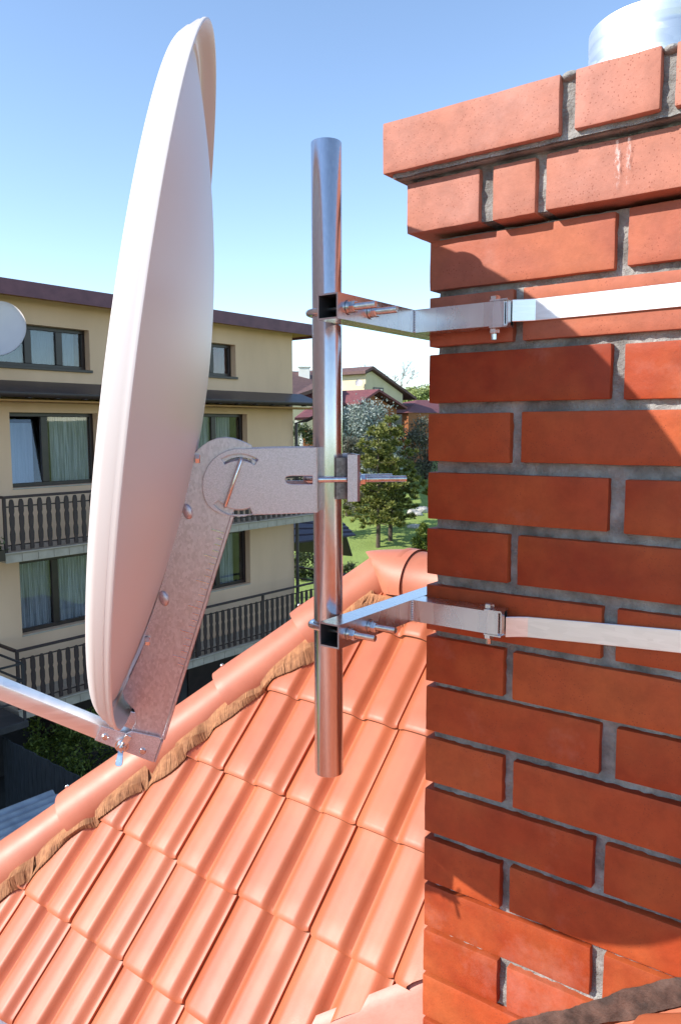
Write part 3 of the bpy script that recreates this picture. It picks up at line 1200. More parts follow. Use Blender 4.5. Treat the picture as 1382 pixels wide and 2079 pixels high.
# elevation scale scratched along the arm edge
mb = MB()
for k in range(22):
    t = .08 + .62 * k / 22
    x0, y0 = 470 + (330 - 470) * t, 1046 + (1500 - 1046) * t
    ln = 26 if k % 4 == 0 else 13
    a, b = onsheet(x0 - 3, y0, .0333), onsheet(x0 - 3 - ln, y0 - ln * .28, .0333)
    A = P0 - dd * a[0] + ZUP * a[1] + hN * .0331
    B = P0 - dd * b[0] + ZUP * b[1] + hN * .0331
    mb.tube([A, B], .0009, 5)
mb.build('scale_mark', M['bolt'], dish)
# pole clamp plate with slots
pl_px = [(641, 908)] + [(560, 909), (500, 911), (486, 911)] + arc_px(486, 986, 75, 95, 212, 22) + [(432, 1034), (446, 1043), (462, 1046), (520, 1045), (580, 1043), (641, 1041)]
s1 = slot_px(486, 990, 62, 56, 122, 6.5, 14)
s2 = slot_px(486, 978, 63, 222, 292, 6.5, 14)
s3 = [(581, 980), (578, 974), (581, 968), (590, 966), (634, 966), (634, 983), (590, 983)]
sheet('clamp_plate', pl_px, [s1, s2, s3], PLO, .003, M['galv'])
# V edge of the clamp against the pole
mb = MB()
for z in (0,):
    a, b = onsheet(641, 908, PLO), onsheet(641, 1041, PLO)
    for sg in (1, -1):
        A = P0 - dd * a[0] + hN * (sg * PLO + .0015)
        B = P0 - dd * (-PR * .72) + hN * (sg * PR * .72)
        d_ = (B - A)
        mb.box(A, d_.normalized(), d_.normalized().cross(ZUP), ZUP, (0, -.0015, b[1]), (d_.length + .002, .0015, a[1]), .0004)
mb.build('clamp_jaw', M['galv'], dish, smooth=False)
# locking rod over the slots
mb = MB()
A2, B2 = onsheet(490, 931, PLO), onsheet(457, 1027, PLO)
q0 = P0 - dd * A2[0] + ZUP * A2[1]
q1 = P0 - dd * B2[0] + ZUP * B2[1]
mb.tube([q0 + hN * (PLO - .01), q0 + hN * (PLO + .002), q0 + hN * (PLO + .0055) + (q1 - q0) * .015, q0.lerp(q1, .04) + hN * (PLO + .007), q0.lerp(q1, .96) + hN * (PLO + .007),
         q0.lerp(q1, .985) + hN * (PLO + .0055), q1 + hN * (PLO + .002), q1 + hN * (PLO - .01)], .0024, 12)
mb.build('locking_rod', M['bolt'], dish, autos=60)
# U-bolt of the clamp, counter jaw and nuts
zu = onsheet(640, 974, PR + .004)[1]
mb = MB()
pc = P0 + ZUP * zu
ru = PR + .0045
for sg in (1, -1):
    pass
x_end = .0965
pts = [pc - dd * x_end + hN * ru, pc - dd * .0 + hN * ru, pc + dd * .018 + hN * ru, pc + dd * .026 + hN * (ru - .004), pc + dd * .028 + hN * (ru - .012),
       pc + dd * .028 - hN * (ru - .012), pc + dd * .026 - hN * (ru - .004), pc + dd * .018 - hN * ru, pc - dd * (x_end - .008) - hN * ru]
mb.tube(pts, .0037, 14)
mb.build('clamp_u_bolt', M['bolt'], dish, autos=60)
mb = MB()
# channel section jaw, extruded vertically
jx0, jx1 = .0205, .0365
sec = [(jx0, ru + .010), (jx1 - .004, ru + .011), (jx1, ru + .007), (jx1, -ru - .007), (jx1 - .004, -ru - .011), (jx0, -ru - .010)]
sec_in = [(x - (.0025 if x > jx1 - .005 else 0), y - .0025 * (1 if y > 0 else -1)) for x, y in sec]
outl = sec + list(reversed(sec_in))
H_ = .029
mb.prism([pc - dd * x + hN * y - ZUP * (H_ - .002) for x, y in outl], ZUP * (2 * H_))
mb.build('counter_jaw', M['galv'], dish, autos=30)
mb = MB()
vj = [(-.004, PR + .0055), (.0245, PR + .0055), (.0245, -PR - .0055), (-.004, -PR - .0055), (-.004, -PR - .003), (.0215, -PR - .003), (.0215, PR + .003), (-.004, PR + .003)]
mb.prism([pc - dd * (x + .012) + hN * (y * .78) - ZUP * (H_ - .004) for x, y in vj], ZUP * (2 * H_ - .006))
mb.build('toothed_insert', M['recess_zinc'], dish, smooth=False)
for sg in (1, -1):
    mb = MB()
    q = pc - dd * (jx1 + .0003) + hN * (ru * sg)
    mb.tube([q, q - dd * .0016], .0083, 20)
    mb.hexa(q - dd * .0016, -dd, .0070, .0062)
    z_ = .010
    while z_ < x_end - jx1 - (.002 if sg > 0 else .010):
        mb.tube([q - dd * z_, q - dd * (z_ + .0005), q - dd * (z_ + .001)], [.0036, .0042, .0036], 14, False)
        z_ += .00125
    mb.build('clamp_nut', M['bolt'], dish, autos=30)
# foot that carries the feed arm
ft_px = [(206, 1473), (193, 1502), (312, 1547), (327, 1504), (324, 1496), (268, 1484), (258, 1488)]
sheet('foot_plate', ft_px, [arc_px(290, 1525, 4, 0, 330, 10)], .0365, .003, M['galv'])
for x, y in ((214, 1496), (290, 1525)):
    mb = MB()
    a = onsheet(x, y, .038)
    q = P0 - dd * a[0] + ZUP * a[1] + hN * .0375
    mb.tube([q, q + hN * .0015, q + hN * .0028], [.0042, .0042, .003], 14)
    mb.build('rivet', M['bolt'], dish, autos=40)
mb = MB()
a, b, c_ = onsheet(312, 1547, .0365), onsheet(327, 1504, .0365), onsheet(316, 1508, .0365)
A = P0 - dd * a[0] + ZUP * a[1]
B = P0 - dd * b[0] + ZUP * b[1]
d_ = (B - A).normalized()
nn = d_.cross(hN).normalized()
if nn.dot(-dd) < 0:
    nn = -nn
mb.box(A, d_, nn, hN, (0, .0005, -.034), ((B - A).length, .003, .0375), .0006)
mb.build('foot_end', M['galv'], dish, smooth=False)
# feed arm: rectangular tube running forward below the dish
mb = MB()
a0_, a1_ = onsheet(262, 1512, .030), onsheet(0, 1406, .030)
A = P0 - dd * a0_[0] + ZUP * a0_[1]
B = P0 - dd * a1_[0] + ZUP * a1_[1]
d_ = (B - A).normalized()
up_ = hN.cross(d_).normalized()
if up_.z < 0:
    up_ = -up_
ln = (B - A).length + .42
mb.box(A, d_, hN, up_, (0, .004, -.0092), (ln, .030, .0092), .0016, 0, 2)
mb.build('feed_arm', M['alu'], dish, autos=40)
# receiver head at the end of the feed arm, beyond the frame
mb = MB()
hd_ = A + d_ * ln + hN * .017
mb.tube([hd_ - up_ * .012, hd_ + up_ * .05], .006, 10)
bk_ = (DC - (hd_ + up_ * .07)).normalized()
hc_ = hd_ + up_ * .07
mb.tube([hc_ + bk_ * .05, hc_ + bk_ * .045, hc_ + bk_ * .02, hc_, hc_ - bk_ * .06, hc_ - bk_ * .064], [.030, .033, .030, .020, .020, .016], 24)
mb.build('receiver_head', M['far_white'], dish, autos=40)
# wing nut with its screw
mb = MB()
a = onsheet(248, 1514, .042)
q = P0 - dd * a[0] + ZUP * a[1] + hN * .038
mb.tube([q, q + hN * .004], .0085, 20)
mb.tube([q + hN * .004, q + hN * .006, q + hN * .011], [.0062, .0066, .0048], 16)
mb.tube([q, q + hN * .016], .0026, 10)
mb.build('wing_screw', M['bolt'], dish, autos=40)
for dx, dz in ((-.003, -.02), (.008, .013)):
    mb = MB()
    w0 = q + hN * .008
    dirw = (-dd * dx + ZUP * dz).normalized()
    prw = dirw.cross(hN)
    ol = [(0.003, .0035), (.009, .0028), (.014, .0042), (.0185, .0044), (.0205, .002), (.0205, -.002), (.0185, -.0044), (.014, -.0042), (.009, -.0028), (.003, -.0035)]
    mb.prism([w0 + dirw * x + prw * y + hN * (x * .35) for x, y in ol], hN * .0026, bev=.0005)
    mb.build('wing', M['bolt'], dish, autos=40)

# ------------------------------------------------------------------ neighbouring apartment house
H1, H2 = axes(39.84)                       # out of the facade; along the facade, away
GZ = -6.5
HB = V((-1.215, 20.0 - .018, 0))
_q = onplane(595, 900, V((-1.2, 20, 0)), H1)
HB = V((_q.x, _q.y, 0))
apt = empty('apartment_house', V((HB.x, HB.y, GZ)), 0, 'beige three-storey apartment house with brown balconies and flat maroon roof', 'apartment house')
OUT = H1


def hp(t, o, z):
    return HB + H2 * t + OUT * o + ZUP * z


TL = -23.0
wins = {  # t0, t1, z0, z1, mullions (fractions), panes style
    'a3': (-7.72, -5.84, 1.17, 1.95, (.36, .70), 'blue'),
    'b3': (-3.75, -1.95, 1.23, 1.98, (.33, .66), 'red'),
    'a2': (-7.55, -5.72, -1.08, .32, (.42,), 'tilt'),
    'b2': (-3.45, -1.61, -1.08, .36, (.5,), 'curtain'),
    'a1': (-7.50, -5.70, -3.88, -2.47, (.45,), 'curtain'),
    'b1': (-3.40, -1.58, -3.80, -2.45, (.5,), 'curtain'),
    'c3': (-11.6, -9.8, 1.17, 1.95, (.36, .70), 'blue'),
    'c2': (-11.6, -9.8, -1.08, .32, (.45,), 'curtain'),
    'c1': (-11.6, -9.8, -3.88, -2.47, (.45,), 'curtain'),
}
# facade sheet cut around the windows
ts = sorted({TL, 0.0} | {w[0] for w in wins.values()} | {w[1] for w in wins.values()})
zs = sorted({-5.0, 2.45} | {w[2] for w in wins.values()} | {w[3] for w in wins.values()})
mb = MB()
REV = .17
for t0, t1 in zip(ts, ts[1:]):
    for z0_, z1_ in zip(zs, zs[1:]):
        tm, zm = (t0 + t1) / 2, (z0_ + z1_) / 2
        if any(w[0] < tm < w[1] and w[2] < zm < w[3] for w in wins.values()):
            continue
        mb.face([hp(t0, 0, z0_), hp(t1, 0, z0_), hp(t1, 0, z1_), hp(t0, 0, z1_)])
for w in wins.values():
    t0, t1, z0_, z1_ = w[:4]
    mb.face([hp(t0, 0, z0_), hp(t0, -REV, z0_), hp(t0, -REV, z1_), hp(t0, 0, z1_)])
    mb.face([hp(t1, 0, z0_), hp(t1, 0, z1_), hp(t1, -REV, z1_), hp(t1, -REV, z0_)])
    mb.face([hp(t0, 0, z1_), hp(t0, -REV, z1_), hp(t1, -REV, z1_), hp(t1, 0, z1_)])
    mb.face([hp(t0, 0, z0_), hp(t1, 0, z0_), hp(t1, -REV, z0_), hp(t0, -REV, z0_)])
for a, b in (((0, 0), (0, -9)), ((0, -9), (TL, -9)), ((TL, -9), (TL, 0))):
    mb.face([hp(a[0], a[1], -5), hp(b[0], b[1], -5), hp(b[0], b[1], 2.45), hp(a[0], a[1], 2.45)])
bmesh.ops.remove_doubles(mb.bm, verts=mb.bm.verts[:], dist=.001)
wall = mb.build('wall', M['facade'], apt, smooth=False)
mb = MB()
mb.box(hp(0, 0, 0), H2, OUT, ZUP, (TL + .02, -8.97, GZ - .5), (-.02, -.03, -5.0))
mb.build('basement_wall', M['plinth'], apt, smooth=False)
for t0, t1 in ((-7.4, -4.9), (-3.6, -1.2)):
    mb = MB()
    for k in range(6):
        mb.box(hp(t0, -.03, GZ), H2, OUT, ZUP, (0, .004, .05 + k * .22), (t1 - t0, .035, .27 + k * .22 + .0), .0)
    mb.build('garage_door', M['frame'], apt, smooth=False)
# roof slab with fascia and soffit
mb = MB()
mb.box(hp(0, 0, 0), H2, OUT, ZUP, (TL - .6, -9.5, 2.47), (.72, .43, 2.62), .0)
rf_ = mb.build('roof', M['canopy'], apt, smooth=False)
mb = MB()
mb.box(hp(0, 0, 0), H2, OUT, ZUP, (TL - .6, .431, 2.36), (.74, .46, 2.635))
mb.box(hp(0, 0, 0), H2, OUT, ZUP, (.721, -9.5, 2.36), (.74, .4305, 2.635))
mb.build('fascia', M['fascia'], rf_, smooth=False)
mb = MB()
mb.box(hp(0, 0, 0), H2, OUT, ZUP, (TL - .58, .003, 2.42), (.70, .428, 2.468))
mb.box(hp(0, 0, 0), H2, OUT, ZUP, (.003, -9.4, 2.42), (.70, .001, 2.468))
mb.build('soffit', M['soffit'], rf_, smooth=False)
# canopy over the second floor
mb = MB()
cs = [(0.004, .90), (.74, .655), (.74, .625), (.004, .87)]
mb.prism([hp(TL, o_, z) for o_, z in cs], H2 * (-TL + .32))
cpy = mb.build('canopy', M['canopy'], apt, smooth=False)
mb = MB()
rows = []
for t in (TL, .34):
    rows.append([hp(t, .80 + .06 * math.cos(a), .625 + .06 * math.sin(a)) for a in [R(175 + 190 * j / 10) for j in range(11)]])
mb.strip(rows)
for k in range(28):
    t = .1 - k * .55
    mb.box(hp(t, .80, .625), H2, OUT, ZUP, (-.03, -.064, -.075), (.03, .064, -.058))
mb.build('gutter', M['dark_wood'], cpy, autos=60)
mb = MB()
mb.box(hp(0, 0, 0), H2, OUT, ZUP, (TL, .004, .50), (.30, .72, .53))
mb.build('soffit', M['soffit'], cpy, smooth=False)
# windows
rw = random.Random(21)
for key, (t0, t1, z0_, z1_, mull, style) in wins.items():
    fo = -REV + .002
    fw = .075

    mb = MB()
    mb.box(hp(0, fo, 0), H2, OUT, ZUP, (t0, -.07, z0_), (t1, 0, z0_ + fw), .006)
    mb.box(hp(0, fo, 0), H2, OUT, ZUP, (t0, -.07, z1_ - fw), (t1, 0, z1_), .006)
    mb.box(hp(0, fo, 0), H2, OUT, ZUP, (t0, -.07, z0_ + fw), (t0 + fw, 0, z1_ - fw), .006)
    mb.box(hp(0, fo, 0), H2, OUT, ZUP, (t1 - fw, -.07, z0_ + fw), (t1, 0, z1_ - fw), .006)
    edges = [t0 + fw]
    for f_ in mull:
        tm = t0 + (t1 - t0) * f_
        mb.box(hp(0, fo, 0), H2, OUT, ZUP, (tm - .07, -.068, z0_ + fw), (tm + .07, .004, z1_ - fw), .006)
        edges += [tm - .07, tm + .07]
    edges.append(t1 - fw)
    win = mb.build('window', M['frame'], apt, smooth=False)
    for i in range(0, len(edges), 2):
        e0, e1 = edges[i], edges[i + 1]
        mb = MB()
        tl = -.16 if style == 'tilt' and i == 0 else 0
        p = [hp(e0, fo - .03, z0_ + fw), hp(e1, fo - .03, z0_ + fw), hp(e1, fo - .03 + tl, z1_ - fw), hp(e0, fo - .03 + tl, z1_ - fw)]
        mb.prism(p, OUT * -.006)
        mb.build('pane', M['glass'], win, smooth=False)
        # what hangs behind the pane
        mb = MB()
        n_ = 40
        ztop = z1_ - fw
        m_ = M['curtain']
        depth = .06
        w0, w1 = e0, e1
        if style == 'blue':
            m_ = M['reflection_blind']
            depth = .05
            if i == 4:
                w1 = e0 + (e1 - e0) * .72
        elif style == 'red':
            m_ = M['red_curtain']
        elif style == 'tilt' and i == 0:
            m_ = M['blind']
            depth = .30
            ztop -= .12
        elif style == 'tilt':
            w0 = e0 + (e1 - e0) * .1
        if m_ is M['curtain'] and style == 'curtain':
            if i == 0:
                w0 = e0 + (e1 - e0) * (.30 if key[0] == 'b' else .0)
            else:
                w1 = e1 - (e1 - e0) * (.34 if key[0] == 'b' else .12)
        amp = .02 if m_ is M['curtain'] else .004
        rows = [[], []]
        for k in range(n_ + 1):
            t = w0 + (w1 - w0) * k / n_
            o_ = fo - depth - .05 + amp * math.sin(k * 1.9) * (1 + .4 * math.sin(k * .7))
            rows[0].append(hp(t, o_, z0_ + fw * .5))
            rows[1].append(hp(t, o_, ztop))
        mb.strip(rows)
        mb.build('curtain', m_, win, autos=60)
    # dim room behind
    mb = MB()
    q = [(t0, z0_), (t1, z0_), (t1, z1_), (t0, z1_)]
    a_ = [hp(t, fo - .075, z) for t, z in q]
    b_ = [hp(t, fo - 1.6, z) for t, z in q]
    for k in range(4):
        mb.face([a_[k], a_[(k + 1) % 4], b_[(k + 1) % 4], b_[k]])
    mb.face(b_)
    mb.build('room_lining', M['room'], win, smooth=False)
    mb = MB()
    if z0_ > 0:
        mb.box(hp(0, 0, 0), H2, OUT, ZUP, (t0 - .03, -.16, z0_ - .055), (t1 + .03, .05, z0_ - .003), .004)
        mb.build('sill', M['frame'], win, smooth=False)
    else:
        mb.box(hp(0, 0, 0), H2, OUT, ZUP, (t0 - .0, -.16, z0_ - .03), (t1 + .0, .012, z0_ - .003), .004)
        mb.build('sill', M['slab'], win, smooth=False)


# balconies
def balcony(t0, t1, zt, zb, rail, bal_t0, bal_n, first_mesh=None, ret=False):
    mb = MB()
    mb.box(hp(0, 0, 0), H2, OUT, ZUP, (t0, .004, zb + .01), (t1, .985, zt))
    b = mb.build('balcony', M['slab'], apt, smooth=False)
    mb = MB()
    t = t0
    while t < t1 - .02:
        t_ = min(t + .30, t1)
        mb.box(hp(0, 0, 0), H2, OUT, ZUP, (t + .004, .9855, zb), (t_ - .004, 1.0, zt - .02), .003)
        t = t_
    mb.box(hp(0, 0, 0), H2, OUT, ZUP, (t0 - .02, .93, zt + .002), (t1 + .02, 1.03, zt + .022), .004)
    mb.build('edge_tiles', M['slab'], b, smooth=False)
    mb = MB()
    ro = .98
    mb.box(hp(0, ro, 0), H2, OUT, ZUP, (t0, -.03, rail - .045), (t1, .03, rail), .008)
    for z in (rail - .19, zt + .14):
        mb.box(hp(0, ro, 0), H2, OUT, ZUP, (t0, -.012, z - .012), (t1, .004, z + .012))
    tt = t0 + .03
    while tt < t1 + .01:
        mb.box(hp(tt, ro, 0), H2, OUT, ZUP, (-.025, -.022, zt), (.025, .022, rail - .046))
        tt += 2.0
    mb.box(hp(t0 + .02, 0, 0), H2, OUT, ZUP, (-.03, .01, rail - .045), (.03, ro - .031, rail), .004)
    if ret:
        mb.box(hp(t1 - .03, 0, 0), H2, OUT, ZUP, (-.03, -1.2, rail - .045), (.03, ro - .031, rail), .004)
        mb.box(hp(t1 - .03, 0, 0), H2, OUT, ZUP, (-.012, -1.2, rail - .35), (.012, ro - .031, rail - .32), .0)
    mb.build('railing', M['dark_wood'], b, smooth=False)
    prof_ = [(.00, .034), (.06, .040), (.13, .028), (.20, .042), (.32, .046), (.42, .030), (.52, .042), (.64, .044), (.70, .030), (.76, .044), (.90, .044), (.96, .036), (1.0, .018)]
    hgt = rail - .06 - zt - .05
    src = first_mesh
    for k in range(bal_n):
        t = bal_t0 + k * .172
        if src is None:
            mb = MB()
            pts = [(w, z) for z, w in prof_]
            ol = [(w, z * hgt) for z, w in prof_] + [(-w, z * hgt) for z, w in reversed(prof_)]
            base = hp(t, ro + .006, zt + .05)
            mb.prism([base + H2 * x + ZUP * z for x, z in ol], OUT * .024)
            src = mb.build('baluster', M['dark_wood'], b, smooth=False)
            src['t'] = t
            ref = (src, t, zt)
        else:
            c = (src[0] if isinstance(src, tuple) else src).copy()
            r0 = src if isinstance(src, tuple) else ref
            col.objects.link(c)
            c.parent = b
            off = H2 * (t - r0[1]) + ZUP * (zt - r0[2])
            c.location = off
            WORLD[c.name] = WORLD[b.name]
            if 't' in c:
                del c['t']
    if not isinstance(src, tuple) and 't' in src:
        del src['t']
    return src if isinstance(src, tuple) else ref


rf0 = balcony(-8.25, .12, -2.13, -2.29, -1.13, -8.10, 47)
balcony(-8.15, 1.05, -4.94, -5.11, -3.84, -8.02, 52, rf0, True)
# landing left of the lower balcony
mb = MB()
mb.box(hp(0, 0, 0), H2, OUT, ZUP, (-11.5, .004, -5.05), (-8.26, 1.55, -4.93), .01)
mb.box(hp(-8.30, 1.5, 0), H2, OUT, ZUP, (-.02, -.02, -4.93), (.02, .02, -3.95))
for z in (-3.95, -4.25, -4.6):
    mb.box(hp(-8.30, 1.5, z), H2, OUT, ZUP, (-3.0, -.015, 0), (-.021, .015, .03))
    mb.box(hp(-8.30, 1.5, z), H2, OUT, ZUP, (-.015, -1.4, 0), (.015, -.021, .03))
mb.build('landing', M['plinth'], apt, smooth=False)
# flower box at the near end of the upper balcony
fb_ = hp(-8.42, .80, -2.22)
fbx = empty('flower_box', fb_, 0, 'dark flower box with a low plant at the left end of the upper balcony', 'flower box')
mb = MB()
for a_, b_ in (((-.14, -.30, 0), (-.12, .30, .18)), ((.10, -.30, 0), (.12, .30, .18)), ((-.12, -.30, 0), (.10, -.28, .18)), ((-.12, .28, 0), (.10, .30, .18)), ((-.12, -.28, .001), (.10, .28, .14))):
    mb.box(fb_, H2, OUT, ZUP, a_, b_)
mb.build('box', M['frame'], fbx, smooth=False)
mb = MB()
rq_ = random.Random(5)
for k in range(260):
    c_ = fb_ + H2 * rq_.uniform(-.14, .12) + OUT * rq_.uniform(-.3, .3) + ZUP * (.16 + abs(rq_.gauss(0, .09)))
    d_ = V((rq_.gauss(0, 1), rq_.gauss(0, 1), rq_.gauss(.3, .7))).normalized()
    e_ = d_.cross(V((rq_.gauss(0, 1), rq_.gauss(0, 1), 1))).normalized()
    mb.face([c_, c_ + d_ * .05 + e_ * .02, c_ + d_ * .10, c_ + d_ * .05 - e_ * .02])
mb.build('plant', M['darkshrub'], fbx, smooth=False, fix=False)
# downpipe at the far corner
mb = MB()
mb.tube([hp(.22, .80, .58), hp(.22, .80, .40), hp(.10, .40, .22), hp(.06, .06, .15), hp(.06, .06, -4.9)], .045, 10)
mb.build('downpipe', M['canopy'], apt)
# cable down the facade
mb = MB()
mb.tube([hp(-8.5, .02, 1.2), hp(-8.15, .02, .1), hp(-8.13, .02, -.6), hp(-8.2, .02, -1.3)], .008, 5)
mb.build('cable', M['frame'], apt)


# small dishes far away
def small_dish(loc, face, rad, label, group, tiltup=R(22)):
    d = empty('wall_dish', loc, 0, label, 'satellite dish', group)
    f = (face * math.cos(tiltup) + ZUP * math.sin(tiltup)).normalized()
    u = (ZUP - f * f.z).normalized()
    s_ = u.cross(f)
    mb = MB()
    n = 48
    rows = []
    for k in range(1, 8):
        q = k / 7
        rows.append([loc + f * (.24 * rad * (q * q - .2)) + (s_ * math.cos(2 * PI * j / n) * .93 + u * math.sin(2 * PI * j / n)) * rad * q for j in range(n)])
    rows.append([p + f * .02 * rad + (p - loc).normalized() * rad * .015 for p in rows[-1]])
    v = mb.strip(rows, close=True)
    mb.bm.faces.new(v[0])
    rows2 = [[p - f * .012 for p in r] for r in rows]
    v2 = mb.strip(rows2, close=True)
    mb.bm.faces.new(v2[0])
    mb.build('reflector', M['dish'], d, autos=60)
    mb = MB()
    lnb = loc + f * rad * .95 - u * rad * .35
    mb.tube([loc - u * rad * .95, loc - u * rad * .75 + f * rad * .3, lnb], rad * .03, 8)
    mb.tube([lnb - (lnb - loc).normalized() * rad * .18, lnb + f * .02], rad * .08, 12)
    mb.build('feed_arm', M['galv'], d)
    mb = MB()
    mb.tube([loc - f * rad * .1, loc - f * rad * .35, loc - face * rad * .9 - ZUP * rad * .3], rad * .06, 8)
    mb.build('wall_arm', M['galv'], d)
    return d


q = onplane(-2, 672, hp(0, .75, 0), OUT)
small_dish(q, (H1 * .75 - H2 * .66).normalized(), .50, 'small grey satellite dish fixed to the beige apartment facade by the top left window', 'small dishes on house walls', R(20))

# ------------------------------------------------------------------ ground
mb = MB()


def smooth(a, b, x):
    t = min(1, max(0, (x - a) / (b - a)))
    return t * t * (3 - 2 * t)


def gz(x, y):
    d = y + .12 * x
    h = GZ + 4.6 * smooth(33, 62, d) + 3.0 * smooth(62, 110, d) + .5 * math.sin(x * .11 + y * .07) * smooth(30, 60, y)
    h += 14 * smooth(160, 420, math.hypot(x, y))
    return h


xs = [-1500, -800, -400, -200, -120, -80, -60, -50, -40, -32, -26, -20] + [-16 + 1.5 * k for k in range(28)] + [30, 40, 60, 90, 150, 300, 700, 1500]
ys = [-1500, -700, -300, -120, -60, -30, -12, 0, 6, 12, 16] + [20 + 1.5 * k for k in range(44)] + [90, 100, 115, 140, 170, 220, 300, 450, 800, 1600]
mb.strip([[V((x, y, gz(x, y))) for x in xs] for y in ys])
tag(mb.build('ground', M['grass'], autos=0), kind='structure')
# unseen grey ground added left of and behind the camera for neutral reflections and bounce
mb = MB()
mb.face([V((-40, -40, GZ + .03)), V((30, -40, GZ + .03)), V((30, 2.5, GZ + .03)), V((-40, 2.5, GZ + .03))])
tag(mb.build('bounce_ground', M['bounce_ground'], smooth=False), kind='structure')
# yard between the houses, the neighbour's shade put into its colour
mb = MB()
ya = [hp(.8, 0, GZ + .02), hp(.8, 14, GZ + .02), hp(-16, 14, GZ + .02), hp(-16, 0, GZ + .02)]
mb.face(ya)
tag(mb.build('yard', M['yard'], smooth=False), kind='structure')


# ------------------------------------------------------------------ plants
def leafcard(mb, p, s, rnd, asp=1.0, up=None, dirv=None):
    a = V((rnd.gauss(0, 1), rnd.gauss(0, 1), rnd.gauss(0, 1))).normalized() if dirv is None else dirv
    b = a.cross(V((rnd.gauss(0, 1), rnd.gauss(0, 1), rnd.gauss(0, 1)))).normalized()
    vs = [mb.bm.verts.new(q) for q in (p - a * s * asp, p + b * s * .5, p + a * s * asp, p - b * s * .5)]
    mb.bm.faces.new(vs)


def shrub(name, base, h, wx, n, leaf, material, label, cat, seed, group=None, stems=6, flat=.8, clumps=26):
    rnd = random.Random(seed)
    r = empty(name, base, 0, label, cat, group)
    mb = MB()
    for k in range(stems):
        a = rnd.uniform(0, 2 * PI)
        tip = base + V((math.cos(a) * wx * .45, math.sin(a) * wx * .45 * flat, h * rnd.uniform(.5, .9)))
        mid = base.lerp(tip, .5) + V((rnd.uniform(-.1, .1) * wx, rnd.uniform(-.1, .1) * wx, h * .1))
        mb.tube([base + V((math.cos(a) * .03, math.sin(a) * .03, -.05)), mid, tip], [h * .016, h * .011, h * .004], 6)
    mb.build('stem', M['bark'], r)
    mb = MB()
    cl = []
    for k in range(clumps):
        a = rnd.uniform(0, 2 * PI)
        rr = math.sqrt(rnd.random())
        zz = rnd.uniform(.12, .95)
        ww = math.sqrt(max(0.05, 1 - ((zz - .45) / .62) ** 2))
        cl.append((base + V((math.cos(a) * rr * wx * .5 * ww, math.sin(a) * rr * wx * .5 * flat * ww, zz * h)), rnd.uniform(.10, .2) * min(wx, h)))
    for k in range(n):
        c, s = rnd.choice(cl)
        p = c + V((rnd.gauss(0, 1), rnd.gauss(0, 1), rnd.gauss(0, .8))) * s * .6
        if p.z < base.z:
            p.z = base.z + .03
        leafcard(mb, p, leaf * rnd.uniform(.6, 1.3), rnd, 1.0)
    mb.build('foliage', material, r, smooth=False, fix=False)
    return r


def conifer(name, base, h, wr, n, leaf, material, label, seed, group, bare=.2, open_=.35, lean=0, asp=2.2):
    """pine: tapered trunk, whorled limbs, needle tufts along each limb"""
    rnd = random.Random(seed)
    r = empty(name, base, 0, label, 'tree', group)
    topv = base + V((lean, 0, h))
    mb = MB()
    mb.tube([base - ZUP * .3, base.lerp(topv, .3) + V((.04, .02, 0)) * h * .15, base.lerp(topv, .65), topv - ZUP * .05 * h], [h * .019, h * .015, h * .009, h * .003], 9)
    limbs = []
    z = bare
    while z < .97:
        k = rnd.randint(4, 6)
        a0 = rnd.uniform(0, 2 * PI)
        prof_ = (1 - z) ** .62 * min(1, (z - bare) / .15 + .72)
        for j in range(k):
            a = a0 + 2 * PI * j / k + rnd.uniform(-.3, .3)
            ln = wr * prof_ * rnd.uniform(.62, 1.12)
            b0 = base.lerp(topv, z)
            tip = b0 + V((math.cos(a) * ln, math.sin(a) * ln, ln * rnd.uniform(-.05, .45) * (.3 + z)))
            mb.tube([b0, b0.lerp(tip, .5) - ZUP * ln * .06, tip], [h * .005 * (1.1 - z), h * .0035 * (1.1 - z), h * .0012], 5, False)
            limbs.append((b0, tip, ln))
        z += rnd.uniform(.045, .075)
    mb.build('trunk', M['bark'], r)
    mb = MB()
    tot = sum(l for _, _, l in limbs)
    for b0, tip, ln in limbs:
        m_ = max(6, int(n * ln / tot))
        # side shoots
        nsh = max(3, int(ln / wr * 11))
        shoots = []
        for s in range(nsh):
            f = rnd.uniform(open_, 1.03)
            c = b0.lerp(tip, f) - ZUP * ln * .06 * 4 * f * (1 - f)
            shoots.append((c + V((rnd.gauss(0, 1), rnd.gauss(0, 1), rnd.gauss(0, .4) + .2)) * ln * .17, h * rnd.uniform(.012, .026)))
        for q in range(m_):
            c, s = rnd.choice(shoots)
            d = V((rnd.gauss(0, 1), rnd.gauss(0, 1), rnd.gauss(.55, .6))).normalized()
            leafcard(mb, c + d * s * rnd.uniform(.2, 1.2), leaf * rnd.uniform(.7, 1.3), rnd, asp, dirv=d)
    mb.build('crown', material, r, smooth=False, fix=False)
    return r


